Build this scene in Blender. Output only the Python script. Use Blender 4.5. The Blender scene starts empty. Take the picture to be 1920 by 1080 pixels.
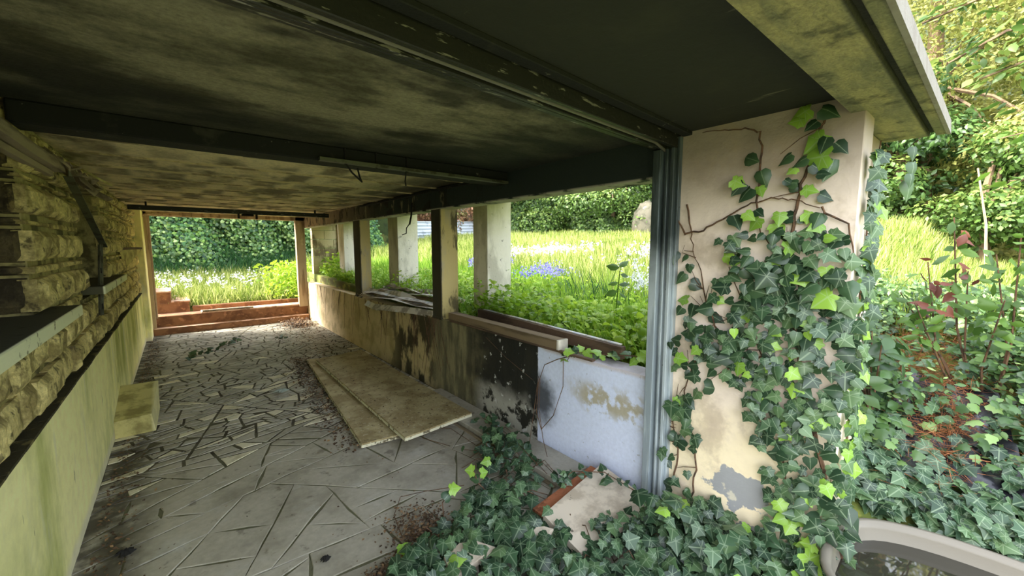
import bpy, bmesh, math, random
import numpy as np
from mathutils import Vector, Matrix, noise as mnoise

rng = np.random.default_rng(11)
random.seed(11)
SC = bpy.context.scene
C = SC.collection

# ---------------------------------------------------------------- camera
CAM_H = 1.65
cam_data = bpy.data.cameras.new('camera')
cam = bpy.data.objects.new('camera', cam_data)
C.objects.link(cam)
cam_data.sensor_width = 36.0
cam_data.lens = 36.0 * 752.0 / 1920.0
cam_data.clip_start = 0.02
cam_data.clip_end = 300
cam.location = (0, 0, CAM_H)
cam.rotation_euler = (math.radians(90 - 6.0), 0, math.radians(-39.71))
SC.camera = cam

# ---------------------------------------------------------------- sky, sun, exposure
SUN_AZ = math.radians(-58)      # direction towards the sun, measured from +Y, negative = over the house
SUN_EL = math.radians(42)
world = bpy.data.worlds.new('World')
SC.world = world
world.use_nodes = True
wn = world.node_tree.nodes; wl = world.node_tree.links
wn.clear()
sky = wn.new('ShaderNodeTexSky'); sky.sky_type = 'NISHITA'
sky.sun_disc = False; sky.sun_elevation = SUN_EL; sky.sun_rotation = SUN_AZ
sky.air_density = 1.3; sky.dust_density = 3.0; sky.ozone_density = 1.0
bg = wn.new('ShaderNodeBackground'); bg.inputs['Strength'].default_value = 0.80
wo = wn.new('ShaderNodeOutputWorld')
hs_ = wn.new('ShaderNodeHueSaturation'); hs_.inputs['Saturation'].default_value = .38
wl.new(sky.outputs[0], hs_.inputs['Color']); wl.new(hs_.outputs[0], bg.inputs[0]); wl.new(bg.outputs[0], wo.inputs[0])
sd = bpy.data.lights.new('sun', 'SUN'); sd.energy = 3.9; sd.angle = math.radians(1.2); sd.color = (1.0, 0.95, 0.84)
so = bpy.data.objects.new('sun', sd); C.objects.link(so)
sdir = Vector((math.sin(SUN_AZ)*math.cos(SUN_EL), math.cos(SUN_AZ)*math.cos(SUN_EL), math.sin(SUN_EL)))
so.rotation_euler = sdir.to_track_quat('Z', 'Y').to_euler()
so.location = (-10, 5, 15)
SC.view_settings.view_transform = 'Standard'
SC.view_settings.look = 'None'
SC.view_settings.gamma = 1.0
SC.view_settings.use_curve_mapping = False
SC.view_settings.exposure = 0.85

# ---------------------------------------------------------------- materials
def lin(c):
    return tuple(((v/255)/12.92 if v/255 <= .04045 else ((v/255+.055)/1.055)**2.4) for v in c) + (1,)

def mat(name, base, layers=(), rough=.85, bump=.25, bump_scale=60, metallic=0, spec=.3, fine=None, coord='world'):
    """base: colour; layers: dicts colour + mask (noise, coordinate ramps, spots) mixed one over another"""
    m = bpy.data.materials.new(name); m.use_nodes = True
    nt = m.node_tree; N = nt.nodes; L = nt.links; N.clear()
    out = N.new('ShaderNodeOutputMaterial'); bs = N.new('ShaderNodeBsdfPrincipled')
    L.new(bs.outputs[0], out.inputs[0])
    bs.inputs['Roughness'].default_value = rough; bs.inputs['Metallic'].default_value = metallic
    bs.inputs['Specular IOR Level'].default_value = spec
    if coord == 'world':
        P = N.new('ShaderNodeNewGeometry').outputs['Position']
    else:
        P = N.new('ShaderNodeTexCoord').outputs['Object']
    sep = N.new('ShaderNodeSeparateXYZ'); L.new(P, sep.inputs[0])
    def math_(op, a, b=None, clamp=False):
        n = N.new('ShaderNodeMath'); n.operation = op; n.use_clamp = clamp
        for i, v in enumerate((a, b)):
            if v is None: continue
            if isinstance(v, (int, float)): n.inputs[i].default_value = v
            else: L.new(v, n.inputs[i])
        return n.outputs[0]
    def noise(scale, stretch=(1, 1, 1), detail=5, rough_=.6, off=0.0, distort=0.0):
        mp = N.new('ShaderNodeMapping'); L.new(P, mp.inputs[0])
        mp.inputs['Scale'].default_value = stretch; mp.inputs['Location'].default_value = (off, off*.7, off*1.3)
        t = N.new('ShaderNodeTexNoise'); t.inputs['Scale'].default_value = scale
        t.inputs['Detail'].default_value = detail; t.inputs['Roughness'].default_value = rough_
        t.inputs['Distortion'].default_value = distort
        L.new(mp.outputs[0], t.inputs[0]); return t.outputs[0]
    def ramp01(v, lo, hi):
        r = N.new('ShaderNodeMapRange'); r.interpolation_type = 'SMOOTHSTEP'
        L.new(v, r.inputs[0]); r.inputs[1].default_value = lo; r.inputs[2].default_value = hi
        return r.outputs[0]
    col = None
    rgb = N.new('ShaderNodeRGB'); rgb.outputs[0].default_value = lin(base); col = rgb.outputs[0]
    for i, ly in enumerate(layers):
        k = None
        if 'scale' in ly:
            nz = noise(ly['scale'], ly.get('stretch', (1, 1, 1)), ly.get('detail', 5), ly.get('nr', .6), off=ly.get('off', 3.1*i+1), distort=ly.get('distort', 0))
            k = ramp01(nz, ly.get('lo', .45), ly.get('hi', .6))
        for ax, a, b in ly.get('axes', ()):
            v = sep.outputs['XYZ'.index(ax)]
            if ly.get('wob'):
                v = math_('ADD', v, math_('MULTIPLY', math_('SUBTRACT', noise(ly.get('wobs', 3), off=i+7.7), .5), ly['wob']))
            if a < b: q = ramp01(v, a, b)
            else: q = math_('SUBTRACT', 1.0, ramp01(v, b, a))
            k = q if k is None else math_('MULTIPLY', k, q)
        if 'spot' in ly:
            c, r = ly['spot']
            vm = N.new('ShaderNodeVectorMath'); vm.operation = 'SUBTRACT'; L.new(P, vm.inputs[0]); vm.inputs[1].default_value = c
            vd = N.new('ShaderNodeVectorMath'); vd.operation = 'DIVIDE'; L.new(vm.outputs[0], vd.inputs[0]); vd.inputs[1].default_value = r
            ln = N.new('ShaderNodeVectorMath'); ln.operation = 'LENGTH'; L.new(vd.outputs[0], ln.inputs[0])
            d = math_('ADD', ln.outputs['Value'], math_('MULTIPLY', math_('SUBTRACT', noise(ly.get('wobs', 5), off=i+2.2, detail=6), .5), ly.get('wob', 1.5)))
            s = ly.get('soft', .08)
            q = math_('SUBTRACT', 1.0, ramp01(d, 1-s, 1+s))
            k = q if k is None else math_('MULTIPLY', k, q)
        if 'brick' in ly:
            bt = N.new('ShaderNodeTexBrick'); mp = N.new('ShaderNodeMapping'); L.new(P, mp.inputs[0]); L.new(mp.outputs[0], bt.inputs[0])
            bt.inputs['Scale'].default_value = 1; bt.inputs['Brick Width'].default_value = ly['brick'][0]; bt.inputs['Row Height'].default_value = ly['brick'][1]
            bt.inputs['Mortar Size'].default_value = ly['brick'][2]; bt.inputs['Mortar Smooth'].default_value = .6
            bt.inputs['Color1'].default_value = (1,)*4; bt.inputs['Color2'].default_value = (.3,)*3+(1,); bt.inputs['Mortar'].default_value = (0, 0, 0, 1)
            bt.offset = .5
            k = bt.outputs[0] if k is None else math_('MULTIPLY', k, bt.outputs[0])
        k = math_('MULTIPLY', k, ly.get('amt', 1.0), True)
        mx = N.new('ShaderNodeMix'); mx.data_type = 'RGBA'
        L.new(k, mx.inputs[0]); L.new(col, mx.inputs[6]); mx.inputs[7].default_value = lin(ly['col']); col = mx.outputs[2]
    if fine:
        nz = noise(fine[0], detail=4, off=9.9)
        hs = N.new('ShaderNodeHueSaturation'); L.new(col, hs.inputs['Color'])
        mr = N.new('ShaderNodeMapRange'); L.new(nz, mr.inputs[0]); mr.inputs[1].default_value = .3; mr.inputs[2].default_value = .7
        mr.inputs[3].default_value = 1-fine[1]; mr.inputs[4].default_value = 1+fine[1]
        L.new(mr.outputs[0], hs.inputs['Value']); col = hs.outputs[0]
    L.new(col, bs.inputs['Base Color'])
    if bump:
        b = N.new('ShaderNodeBump'); b.inputs['Strength'].default_value = bump; b.inputs['Distance'].default_value = .01
        L.new(noise(bump_scale, detail=6, off=4.4), b.inputs['Height']); L.new(b.outputs[0], bs.inputs['Normal'])
    return m

def leaf_mat(name, cols, vein=None, rough=.45, trans=.35, spec=.4):
    """cols: ramp over the per-leaf 'tint' attribute; veins from the 'vein' attribute"""
    m = bpy.data.materials.new(name); m.use_nodes = True
    nt = m.node_tree; N = nt.nodes; L = nt.links; N.clear()
    out = N.new('ShaderNodeOutputMaterial'); bs = N.new('ShaderNodeBsdfPrincipled')
    at = N.new('ShaderNodeAttribute'); at.attribute_name = 'tint'
    rp = N.new('ShaderNodeValToRGB'); L.new(at.outputs['Fac'], rp.inputs[0])
    el = rp.color_ramp.elements
    while len(el) < len(cols): el.new(.5)
    for i, (p, c) in enumerate(cols): el[i].position = p; el[i].color = lin(c)
    col = rp.outputs[0]
    if vein:
        av = N.new('ShaderNodeAttribute'); av.attribute_name = 'vein'
        mr = N.new('ShaderNodeMapRange'); mr.inputs[1].default_value = .86; mr.inputs[2].default_value = .98; L.new(av.outputs['Fac'], mr.inputs[0])
        mr.inputs[4].default_value = .38
        mx = N.new('ShaderNodeMix'); mx.data_type = 'RGBA'; L.new(mr.outputs[0], mx.inputs[0]); L.new(col, mx.inputs[6]); mx.inputs[7].default_value = lin(vein); col = mx.outputs[2]
    L.new(col, bs.inputs['Base Color']); bs.inputs['Roughness'].default_value = rough; bs.inputs['Specular IOR Level'].default_value = spec
    tr = N.new('ShaderNodeBsdfTranslucent'); L.new(col, tr.inputs[0])
    ms = N.new('ShaderNodeMixShader'); ms.inputs[0].default_value = trans
    L.new(bs.outputs[0], ms.inputs[1]); L.new(tr.outputs[0], ms.inputs[2]); L.new(ms.outputs[0], out.inputs[0])
    return m

SOOT = (24, 24, 20)
MT = {}
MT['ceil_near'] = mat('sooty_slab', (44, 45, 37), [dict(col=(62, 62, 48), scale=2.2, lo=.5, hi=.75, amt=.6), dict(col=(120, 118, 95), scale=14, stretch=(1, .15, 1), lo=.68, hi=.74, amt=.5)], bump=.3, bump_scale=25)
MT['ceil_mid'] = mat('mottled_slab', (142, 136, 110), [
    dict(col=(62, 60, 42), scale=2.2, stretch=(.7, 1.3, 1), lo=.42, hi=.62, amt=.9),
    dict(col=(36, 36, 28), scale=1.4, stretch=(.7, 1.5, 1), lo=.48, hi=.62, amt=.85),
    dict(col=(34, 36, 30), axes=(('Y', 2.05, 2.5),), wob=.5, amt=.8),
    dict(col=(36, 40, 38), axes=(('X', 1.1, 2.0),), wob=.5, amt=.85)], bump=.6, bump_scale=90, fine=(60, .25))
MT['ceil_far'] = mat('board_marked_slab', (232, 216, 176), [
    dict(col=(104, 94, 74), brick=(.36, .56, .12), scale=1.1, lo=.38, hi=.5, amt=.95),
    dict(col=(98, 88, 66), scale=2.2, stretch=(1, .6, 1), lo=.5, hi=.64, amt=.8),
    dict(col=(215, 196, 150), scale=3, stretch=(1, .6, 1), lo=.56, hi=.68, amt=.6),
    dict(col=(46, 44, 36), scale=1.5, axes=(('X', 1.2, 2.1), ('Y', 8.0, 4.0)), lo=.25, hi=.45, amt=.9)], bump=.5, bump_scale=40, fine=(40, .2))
MT['fin'] = mat('pale_fin', (206, 190, 150), [dict(col=(120, 106, 78), scale=6, lo=.45, hi=.6, amt=.8)], bump=.3)
MT['soot_beam'] = mat('soot_black_concrete', (30, 31, 27), [dict(col=(70, 68, 56), scale=6, lo=.56, hi=.7, amt=.5), dict(col=(150, 146, 128), scale=22, lo=.66, hi=.7, amt=.35)], bump=.4, bump_scale=50)
MT['side_beam'] = mat('burnt_beam', (44, 52, 50), [
    dict(col=(150, 130, 108), axes=(('Y', 5.0, 8.5),), wob=1.2, wobs=4, amt=.9),
    dict(col=(34, 32, 28), scale=4, lo=.52, hi=.6, axes=(('Y', 2.5, 4.0),), amt=.85),
    dict(col=(150, 140, 110), scale=7, stretch=(1, 1, .4), lo=.6, hi=.66, axes=(('Y', 3.0, 4.2),), amt=.7),
    dict(col=(190, 185, 170), axes=(('Z', 2.062, 2.048),), scale=6, lo=.35, hi=.5, amt=.85)], bump=.5, bump_scale=40)
MT['dado'] = mat('algae_plaster', (255, 250, 184), [
    dict(col=(150, 165, 52), scale=1.6, stretch=(1, 1.2, .35), lo=.46, hi=.7, amt=.6),
    dict(col=(122, 142, 20), scale=2.0, axes=(('Y', 3.0, 1.9), ('Z', .75, .2)), lo=.3, hi=.6, amt=.9),
    dict(col=(150, 160, 60), scale=1.5, axes=(('Y', 4.4, 5.4), ('Z', .1, .5)), stretch=(1, 1, .3), lo=.4, hi=.6, amt=.8),
    dict(col=(226, 226, 196), scale=5, stretch=(1, 1, .2), lo=.55, hi=.7, amt=.6),
    dict(col=(90, 90, 60), scale=16, stretch=(1, 1, .25), lo=.66, hi=.71, amt=.7),
    dict(col=(232, 225, 200), axes=(('Z', .10, .03),), wob=.08, amt=.7)], bump=.5, bump_scale=18, fine=(14, .08))
MT['ledge'] = mat('dirty_ledge', (62, 58, 40), [dict(col=(120, 110, 70), scale=9, lo=.55, hi=.65)], bump=.8, bump_scale=40)
MT['mortar'] = mat('stone_wall_mortar', (165, 155, 104), [dict(col=(78, 72, 48), scale=5, lo=.48, hi=.6, amt=.85)], bump=.7, bump_scale=45, fine=(30, .2))
MT['stone'] = mat('rock_faced_stone', (218, 202, 138), [
    dict(col=(118, 104, 62), scale=7, lo=.42, hi=.6, amt=.8),
    dict(col=(70, 62, 42), scale=16, lo=.57, hi=.66, amt=.8),
    dict(col=(44, 38, 28), scale=1.8, axes=(('X', -.62, -.68),), lo=.1, hi=.3, amt=.8)], bump=1.0, bump_scale=45, fine=(70, .25))  # last layer darkens the recessed stone, reveal shade put into the colour
MT['stone_shade'] = mat('shade_toned_stone', (92, 82, 56), [dict(col=(46, 40, 30), scale=6, lo=.42, hi=.6, amt=.85), dict(col=(134, 118, 76), scale=9, lo=.6, hi=.68, amt=.7)], bump=1.0, bump_scale=45, fine=(60, .25))  # darker copy of the stone, shade of the unlit reveal painted in
MT['counter'] = mat('counter_slab', (226, 228, 190), [dict(col=(130, 128, 92), scale=10, lo=.6, hi=.68), dict(col=(60, 58, 42), scale=1.5, axes=(('X', -.448, -.456),), lo=.1, hi=.2, amt=.95)], bump=.2, bump_scale=30)
MT['paving'] = mat('marble_paving', (176, 170, 154), [
    dict(col=(140, 134, 118), scale=2.5, lo=.42, hi=.65, amt=.8),
    dict(col=(186, 184, 174), scale=3.5, lo=.55, hi=.7, amt=.6),
    dict(col=(84, 78, 66), scale=9, lo=.6, hi=.7, amt=.6),
    dict(col=(52, 46, 38), scale=5, axes=(('X', -.12, -.4),), wob=.3, lo=.35, hi=.55, amt=.85)], rough=.55, bump=.25, bump_scale=14, spec=.35, fine=(30, .1))
MT['paving_light'] = mat('pale_paving', (222, 214, 188), [dict(col=(180, 172, 140), scale=5, lo=.45, hi=.65, amt=.8), dict(col=(70, 62, 50), scale=8, lo=.62, hi=.7, amt=.7)], rough=.55, bump=.25, bump_scale=14, fine=(30, .1))
MT['joint'] = mat('paving_joint', (92, 88, 68), [dict(col=(66, 60, 46), scale=6, lo=.45, hi=.6), dict(col=(106, 106, 80), axes=(('Y', 3.9, 3.5),), amt=.8), dict(col=(96, 92, 70), scale=3, lo=.5, hi=.62, axes=(('Y', 3.9, 3.5),), amt=.7)], bump=.6, bump_scale=60)
MT['parapet'] = mat('burnt_parapet', (205, 188, 140), [
    dict(col=(228, 206, 170), axes=(('Y', 6.2, 8.2),), wob=1.0, amt=.8),
    dict(col=(150, 132, 84), scale=3, lo=.45, hi=.65, amt=.6),
    dict(col=(58, 54, 38), scale=3.4, stretch=(1, 1, .6), axes=(('Y', 5.6, 4.9), ('Y', 3.6, 4.2)), lo=.44, hi=.54, amt=.95),
    dict(col=(136, 130, 98), axes=(('Y', 4.25, 3.95),), wob=.3, amt=.9),
    dict(col=(80, 78, 60), scale=7, stretch=(1, 1.5, .3), axes=(('Y', 4.2, 3.8),), lo=.4, hi=.6, amt=.8),
    dict(col=(33, 33, 29), axes=(('Y', 3.6, 3.0),), wob=.7, wobs=4, amt=.96),
    dict(col=(175, 172, 160), scale=8, axes=(('Y', 3.3, 3.0), ('Z', .42, .22)), wob=.3, lo=.42, hi=.5, amt=.9),
    dict(col=(196, 196, 190), scale=11, axes=(('Y', 3.2, 2.95),), lo=.62, hi=.65, amt=.95),
    dict(col=(222, 230, 252), axes=(('Y', 2.325, 2.31),), wob=.02, wobs=20, amt=1.0),
    dict(col=(40, 42, 40), spot=((2.2, 2.28, .42), (.3, .16, .2)), wob=1.4, wobs=6, soft=.5, amt=.9),
    dict(col=(172, 158, 110), scale=9, spot=((2.2, 1.62, .58), (.3, .3, .11)), wob=1.2, soft=.5, lo=.44, hi=.56, amt=.8),
    dict(col=(150, 152, 150), scale=26, axes=(('Y', 2.3, 2.2),), lo=.66, hi=.7, amt=.6),
    dict(col=(196, 170, 150), axes=(('Z', .80, .83), ('Y', 2.3, 2.2)), wob=.03, amt=.5)], bump=.45, bump_scale=30, fine=(40, .06))
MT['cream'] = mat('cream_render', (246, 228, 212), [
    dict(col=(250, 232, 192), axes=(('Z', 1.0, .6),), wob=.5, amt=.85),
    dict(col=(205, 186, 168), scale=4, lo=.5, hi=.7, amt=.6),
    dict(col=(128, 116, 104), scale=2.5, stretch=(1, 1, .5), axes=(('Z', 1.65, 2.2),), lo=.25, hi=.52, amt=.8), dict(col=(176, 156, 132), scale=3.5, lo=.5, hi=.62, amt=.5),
    dict(col=(160, 160, 160), spot=((2.2, .76, .36), (.4, .15, .095)), wob=2.6, wobs=9, soft=.04),
    dict(col=(165, 162, 158), spot=((2.2, .66, .15), (.4, .1, .05)), wob=2.4, wobs=8, soft=.05),
    dict(col=(250, 238, 205), scale=6, axes=(('Z', .55, .3),), lo=.6, hi=.65, amt=.5)], bump=.5, bump_scale=22, fine=(8, .04))
MT['pillar_light'] = mat('pale_pillar_render', (222, 216, 200), [dict(col=(170, 164, 148), scale=5, stretch=(1, 1, .4), lo=.45, hi=.62, amt=.7), dict(col=(110, 108, 98), scale=14, lo=.64, hi=.7, amt=.7), dict(col=(176, 176, 100), axes=(('Z', 1.7, 2.1),), wob=.4, amt=.5)], bump=.4, bump_scale=30)
MT['pillar_inner'] = mat('smoke_stained_pillar', (196, 178, 122), [
    dict(col=(168, 160, 140), scale=4, stretch=(1, 1, .3), lo=.45, hi=.6, amt=.8),
    dict(col=(38, 40, 36), axes=(('X', 2.222, 2.206),), wob=.012, wobs=12, amt=.92),
    dict(col=(60, 56, 44), scale=7, stretch=(1, 1, .3), lo=.58, hi=.66, amt=.8)], bump=.4, bump_scale=40)
MT['fascia'] = mat('lichen_fascia', (128, 126, 98), [
    dict(col=(172, 162, 116), scale=5, stretch=(.5, 2, 1), lo=.42, hi=.62, amt=.8),
    dict(col=(66, 66, 54), scale=9, stretch=(1, 1, 1), lo=.5, hi=.66, amt=.75),
    dict(col=(40, 40, 34), axes=(('Y', .235, .245), ('Y', .275, .265)), amt=.9)], bump=1.0, bump_scale=60, fine=(90, .2))
MT['fascia_face'] = mat('weathered_fascia_face', (150, 144, 138), [dict(col=(140, 132, 126), scale=8, stretch=(3, 1, .5), lo=.45, hi=.65)], bump=.6, bump_scale=50)
MT['alu'] = mat('galvanised_track', (178, 188, 192), [dict(col=(44, 54, 52), axes=(('Z', 1.35, 1.75),), wob=.3, wobs=6, amt=.95), dict(col=(110, 122, 128), scale=10, stretch=(1, 1, .1), lo=.5, hi=.6, amt=.6)], rough=.5, metallic=.1, bump=.15, bump_scale=30)
MT['rail_grey'] = mat('dull_grey_rail', (120, 116, 104), rough=.45, metallic=.3, bump=.2)
MT['alu_dark'] = mat('blackened_track', (44, 44, 38), [dict(col=(180, 176, 160), scale=9, stretch=(1, 6, 6), lo=.6, hi=.66, amt=.5)], rough=.45, metallic=.3, bump=.3, bump_scale=40)
MT['terracotta'] = mat('terracotta_step', (150, 108, 76), [dict(col=(112, 76, 54), scale=5, lo=.45, hi=.62, amt=.8), dict(col=(206, 150, 110), scale=9, lo=.58, hi=.68, amt=.6)], bump=.3, bump_scale=30)
MT['tread'] = mat('pale_tread', (214, 176, 148), [dict(col=(150, 116, 90), scale=6, lo=.48, hi=.62)], bump=.3, bump_scale=30)
MT['wood'] = mat('weathered_wood', (176, 156, 128), [dict(col=(124, 102, 78), scale=10, stretch=(1, 1, .1), lo=.48, hi=.6, amt=.8), dict(col=(214, 196, 160), scale=5, lo=.6, hi=.7, amt=.5)], bump=.4, bump_scale=30)
MT['wood_grey'] = mat('grey_wood', (158, 144, 118), [dict(col=(96, 84, 66), scale=8, stretch=(1, .12, 1), lo=.46, hi=.6, amt=.8)], bump=.5, bump_scale=50)
MT['wood_mid'] = mat('mid_brown_wood', (132, 114, 88), [dict(col=(92, 78, 58), scale=8, stretch=(1, .12, 1), lo=.46, hi=.6, amt=.8)], bump=.5, bump_scale=50)
MT['wood_dark'] = mat('dark_brown_wood', (104, 84, 66), [dict(col=(62, 50, 40), scale=8, stretch=(1, .15, 1), lo=.46, hi=.6, amt=.8)], bump=.5, bump_scale=50)
MT['board'] = mat('dirty_board', (184, 170, 128), [dict(col=(146, 128, 88), scale=4, lo=.42, hi=.62, amt=.8), dict(col=(92, 76, 50), scale=26, lo=.6, hi=.66, amt=.8), dict(col=(205, 198, 170), scale=40, axes=(('Y', 4.6, 3.4),), lo=.6, hi=.64, amt=.7)], bump=.35, bump_scale=60, fine=(20, .1))
MT['board_edge'] = mat('board_edge', (226, 220, 190), [dict(col=(110, 100, 76), scale=20, lo=.52, hi=.6)], bump=.3, bump_scale=50)
MT['foam'] = mat('mossy_block', (196, 186, 120), [dict(col=(128, 118, 66), scale=5, lo=.42, hi=.6, amt=.85), dict(col=(226, 220, 170), axes=(('X', -.29, -.26),), wob=.05, amt=.7)], bump=.5, bump_scale=40)
MT['marble'] = mat('beige_marble_slab', (222, 208, 186), [dict(col=(176, 160, 138), scale=6, lo=.48, hi=.62, amt=.7), dict(col=(70, 62, 52), scale=13, lo=.67, hi=.71, amt=.8)], rough=.5, bump=.2, bump_scale=20)
MT['orange'] = mat('orange_brick', (190, 120, 84), [dict(col=(130, 82, 56), scale=10, lo=.5, hi=.62)], bump=.4)
MT['steel'] = mat('tarnished_steel', (96, 98, 78), [dict(col=(60, 56, 38), scale=9, lo=.48, hi=.6, amt=.8)], rough=.5, metallic=.5, bump=.3)
MT['strip'] = mat('weathered_plastic_strip', (226, 220, 208), [dict(col=(130, 120, 104), scale=6, lo=.45, hi=.6, amt=.8), dict(col=(226, 232, 244), scale=2, lo=.55, hi=.62, amt=.8)], rough=.5, bump=.2)
MT['soil'] = mat('leafy_soil', (84, 68, 48), [dict(col=(130, 96, 64), scale=8, lo=.48, hi=.6), dict(col=(52, 60, 30), scale=3, lo=.5, hi=.6)], bump=1.0, bump_scale=30)
MT['ground'] = mat('meadow_soil', (98, 112, 50), [dict(col=(90, 86, 46), scale=2, lo=.45, hi=.6), dict(col=(150, 150, 70), scale=5, lo=.5, hi=.62)], bump=1.0, bump_scale=10)
MT['hill'] = mat('wooded_hillside', (50, 62, 28), [dict(col=(28, 36, 18), scale=1.2, lo=.42, hi=.6), dict(col=(84, 88, 44), scale=2.5, lo=.55, hi=.66)], bump=1.0, bump_scale=3)
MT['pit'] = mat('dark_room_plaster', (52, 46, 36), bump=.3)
MT['house'] = mat('house_render', (222, 210, 180), [dict(col=(180, 168, 140), scale=2, lo=.48, hi=.62)], bump=.3)
MT['tin'] = mat('white_painted_tin', (214, 222, 238), [dict(col=(160, 168, 190), scale=2, lo=.5, hi=.62, amt=.7)], rough=.5, metallic=.1, bump=0)
MT['cinder'] = mat('cinder_block', (188, 176, 136), [dict(col=(120, 108, 80), scale=4, stretch=(1, 1, .5), lo=.48, hi=.62)], bump=.5)
MT['tub'] = mat('enamel_tub', (118, 112, 100), [dict(col=(150, 140, 120), scale=5, lo=.55, hi=.68, amt=.7)], rough=.3, bump=.05)
MT['plastic'] = mat('black_plastic_sheet', (34, 34, 40), rough=.25, bump=.3, bump_scale=14, spec=.8)
MT['pvc'] = mat('clear_grey_container', (150, 160, 150), rough=.3, bump=.1)
MT['twig'] = mat('dry_twig', (104, 78, 58), [dict(col=(70, 54, 42), scale=20, lo=.5, hi=.6)], bump=.3, coord='world')
MT['straw'] = mat('dry_straw', (196, 176, 140), bump=0)
MT['needle'] = mat('fallen_needles', (150, 96, 60), bump=0)
MT['bark'] = mat('tree_bark', (128, 108, 84), [dict(col=(84, 68, 54), scale=6, stretch=(1, 1, .2), lo=.48, hi=.6)], bump=1.0, bump_scale=14)
MT['rock'] = mat('pale_rock', (96, 92, 78), [dict(col=(206, 208, 214), scale=3.5, stretch=(1, 1, .2), lo=.6, hi=.64, amt=.8), dict(col=(70, 72, 56), scale=3, lo=.5, hi=.6, amt=.8)], bump=1.0, bump_scale=6)
MT['cable'] = mat('black_rubber', (28, 26, 24), bump=0)
MT['litter'] = leaf_mat('dead_leaves', [(0, (58, 46, 36)), (.6, (104, 80, 58)), (1, (150, 120, 84))], trans=.05, rough=.8)
MT['ivy'] = leaf_mat('ivy_leaves', [(0, (36, 58, 40)), (.45, (62, 90, 60)), (.8, (96, 124, 80)), (.86, (126, 168, 62)), (1, (148, 188, 72))], vein=(176, 196, 158), rough=.38, trans=.16, spec=.5)
MT['herb'] = leaf_mat('herb_leaves', [(0, (80, 118, 30)), (.5, (132, 170, 42)), (1, (186, 210, 72))], trans=.45)
MT['bank'] = leaf_mat('bank_leaves', [(0, (46, 72, 40)), (.5, (80, 112, 58)), (.8, (114, 146, 76)), (1, (172, 196, 120))], trans=.3, rough=.35, spec=.6)
MT['red'] = leaf_mat('copper_leaves', [(0, (88, 50, 44)), (1, (132, 78, 60))], trans=.3)
MT['shrub'] = leaf_mat('shrub_leaves', [(0, (56, 84, 36)), (.6, (98, 132, 52)), (1, (160, 188, 64))], trans=.35)
MT['grass'] = leaf_mat('meadow_grass', [(0, (84, 108, 44)), (.5, (148, 166, 74)), (1, (214, 214, 146))], trans=.4, rough=.6, spec=.2)
MT['turf'] = leaf_mat('shaded_grass', [(0, (88, 130, 42)), (.5, (126, 168, 56)), (1, (170, 196, 84))], trans=.4, rough=.6, spec=.2)
MT['tree_a'] = leaf_mat('sunny_tree_leaves', [(0, (100, 112, 52)), (.5, (156, 160, 84)), (1, (206, 200, 130))], trans=.35)
MT['tree_b'] = leaf_mat('green_tree_leaves', [(0, (48, 70, 32)), (.5, (84, 114, 50)), (1, (146, 164, 84))], trans=.35)
MT['tree_c'] = leaf_mat('dark_creeper_leaves', [(0, (34, 66, 44)), (.5, (66, 112, 58)), (1, (132, 170, 78))], trans=.3)
MT['tree_r'] = leaf_mat('dry_bramble', [(0, (110, 76, 56)), (.5, (160, 120, 90)), (1, (120, 140, 70))], trans=.2)
MT['blue'] = leaf_mat('bluebell_petals', [(0, (104, 98, 190)), (1, (150, 146, 224))], trans=.3)
MT['pinkish'] = leaf_mat('pale_lilac_petals', [(0, (208, 190, 226)), (1, (240, 230, 246))], trans=.3)
MT['white_fl'] = leaf_mat('grey_white_petals', [(0, (196, 200, 206)), (1, (236, 238, 240))], trans=.3)
mw = bpy.data.materials.new('still_water'); mw.use_nodes = True
b_ = mw.node_tree.nodes['Principled BSDF']; b_.inputs['Base Color'].default_value = (.03, .028, .02, 1); b_.inputs['Roughness'].default_value = .03; b_.inputs['Specular IOR Level'].default_value = .9
MT['water'] = mw

# ---------------------------------------------------------------- builders
def link(name, me, m, parent=None, org=None, kind=None, label=None, cat=None, group=None):
    o = bpy.data.objects.new(name, me); C.objects.link(o)
    if me is not None and m is not None:
        if not me.materials: me.materials.append(MT[m] if isinstance(m, str) else m)
    if org is not None:
        o.location = Vector(org) - (WL(parent) if parent else Vector((0, 0, 0)))
    if parent: o.parent = parent
    if kind: o['kind'] = kind
    if label: o['label'] = label
    if cat: o['category'] = cat
    if group: o['group'] = group
    return o
def WL(o):
    v = Vector((0, 0, 0))
    while o is not None:
        v += o.location; o = o.parent
    return v
def thing(name, loc, label, cat, group=None, kind=None):
    return link(name, None, None, org=loc, label=label, cat=cat, group=group, kind=kind)

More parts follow.
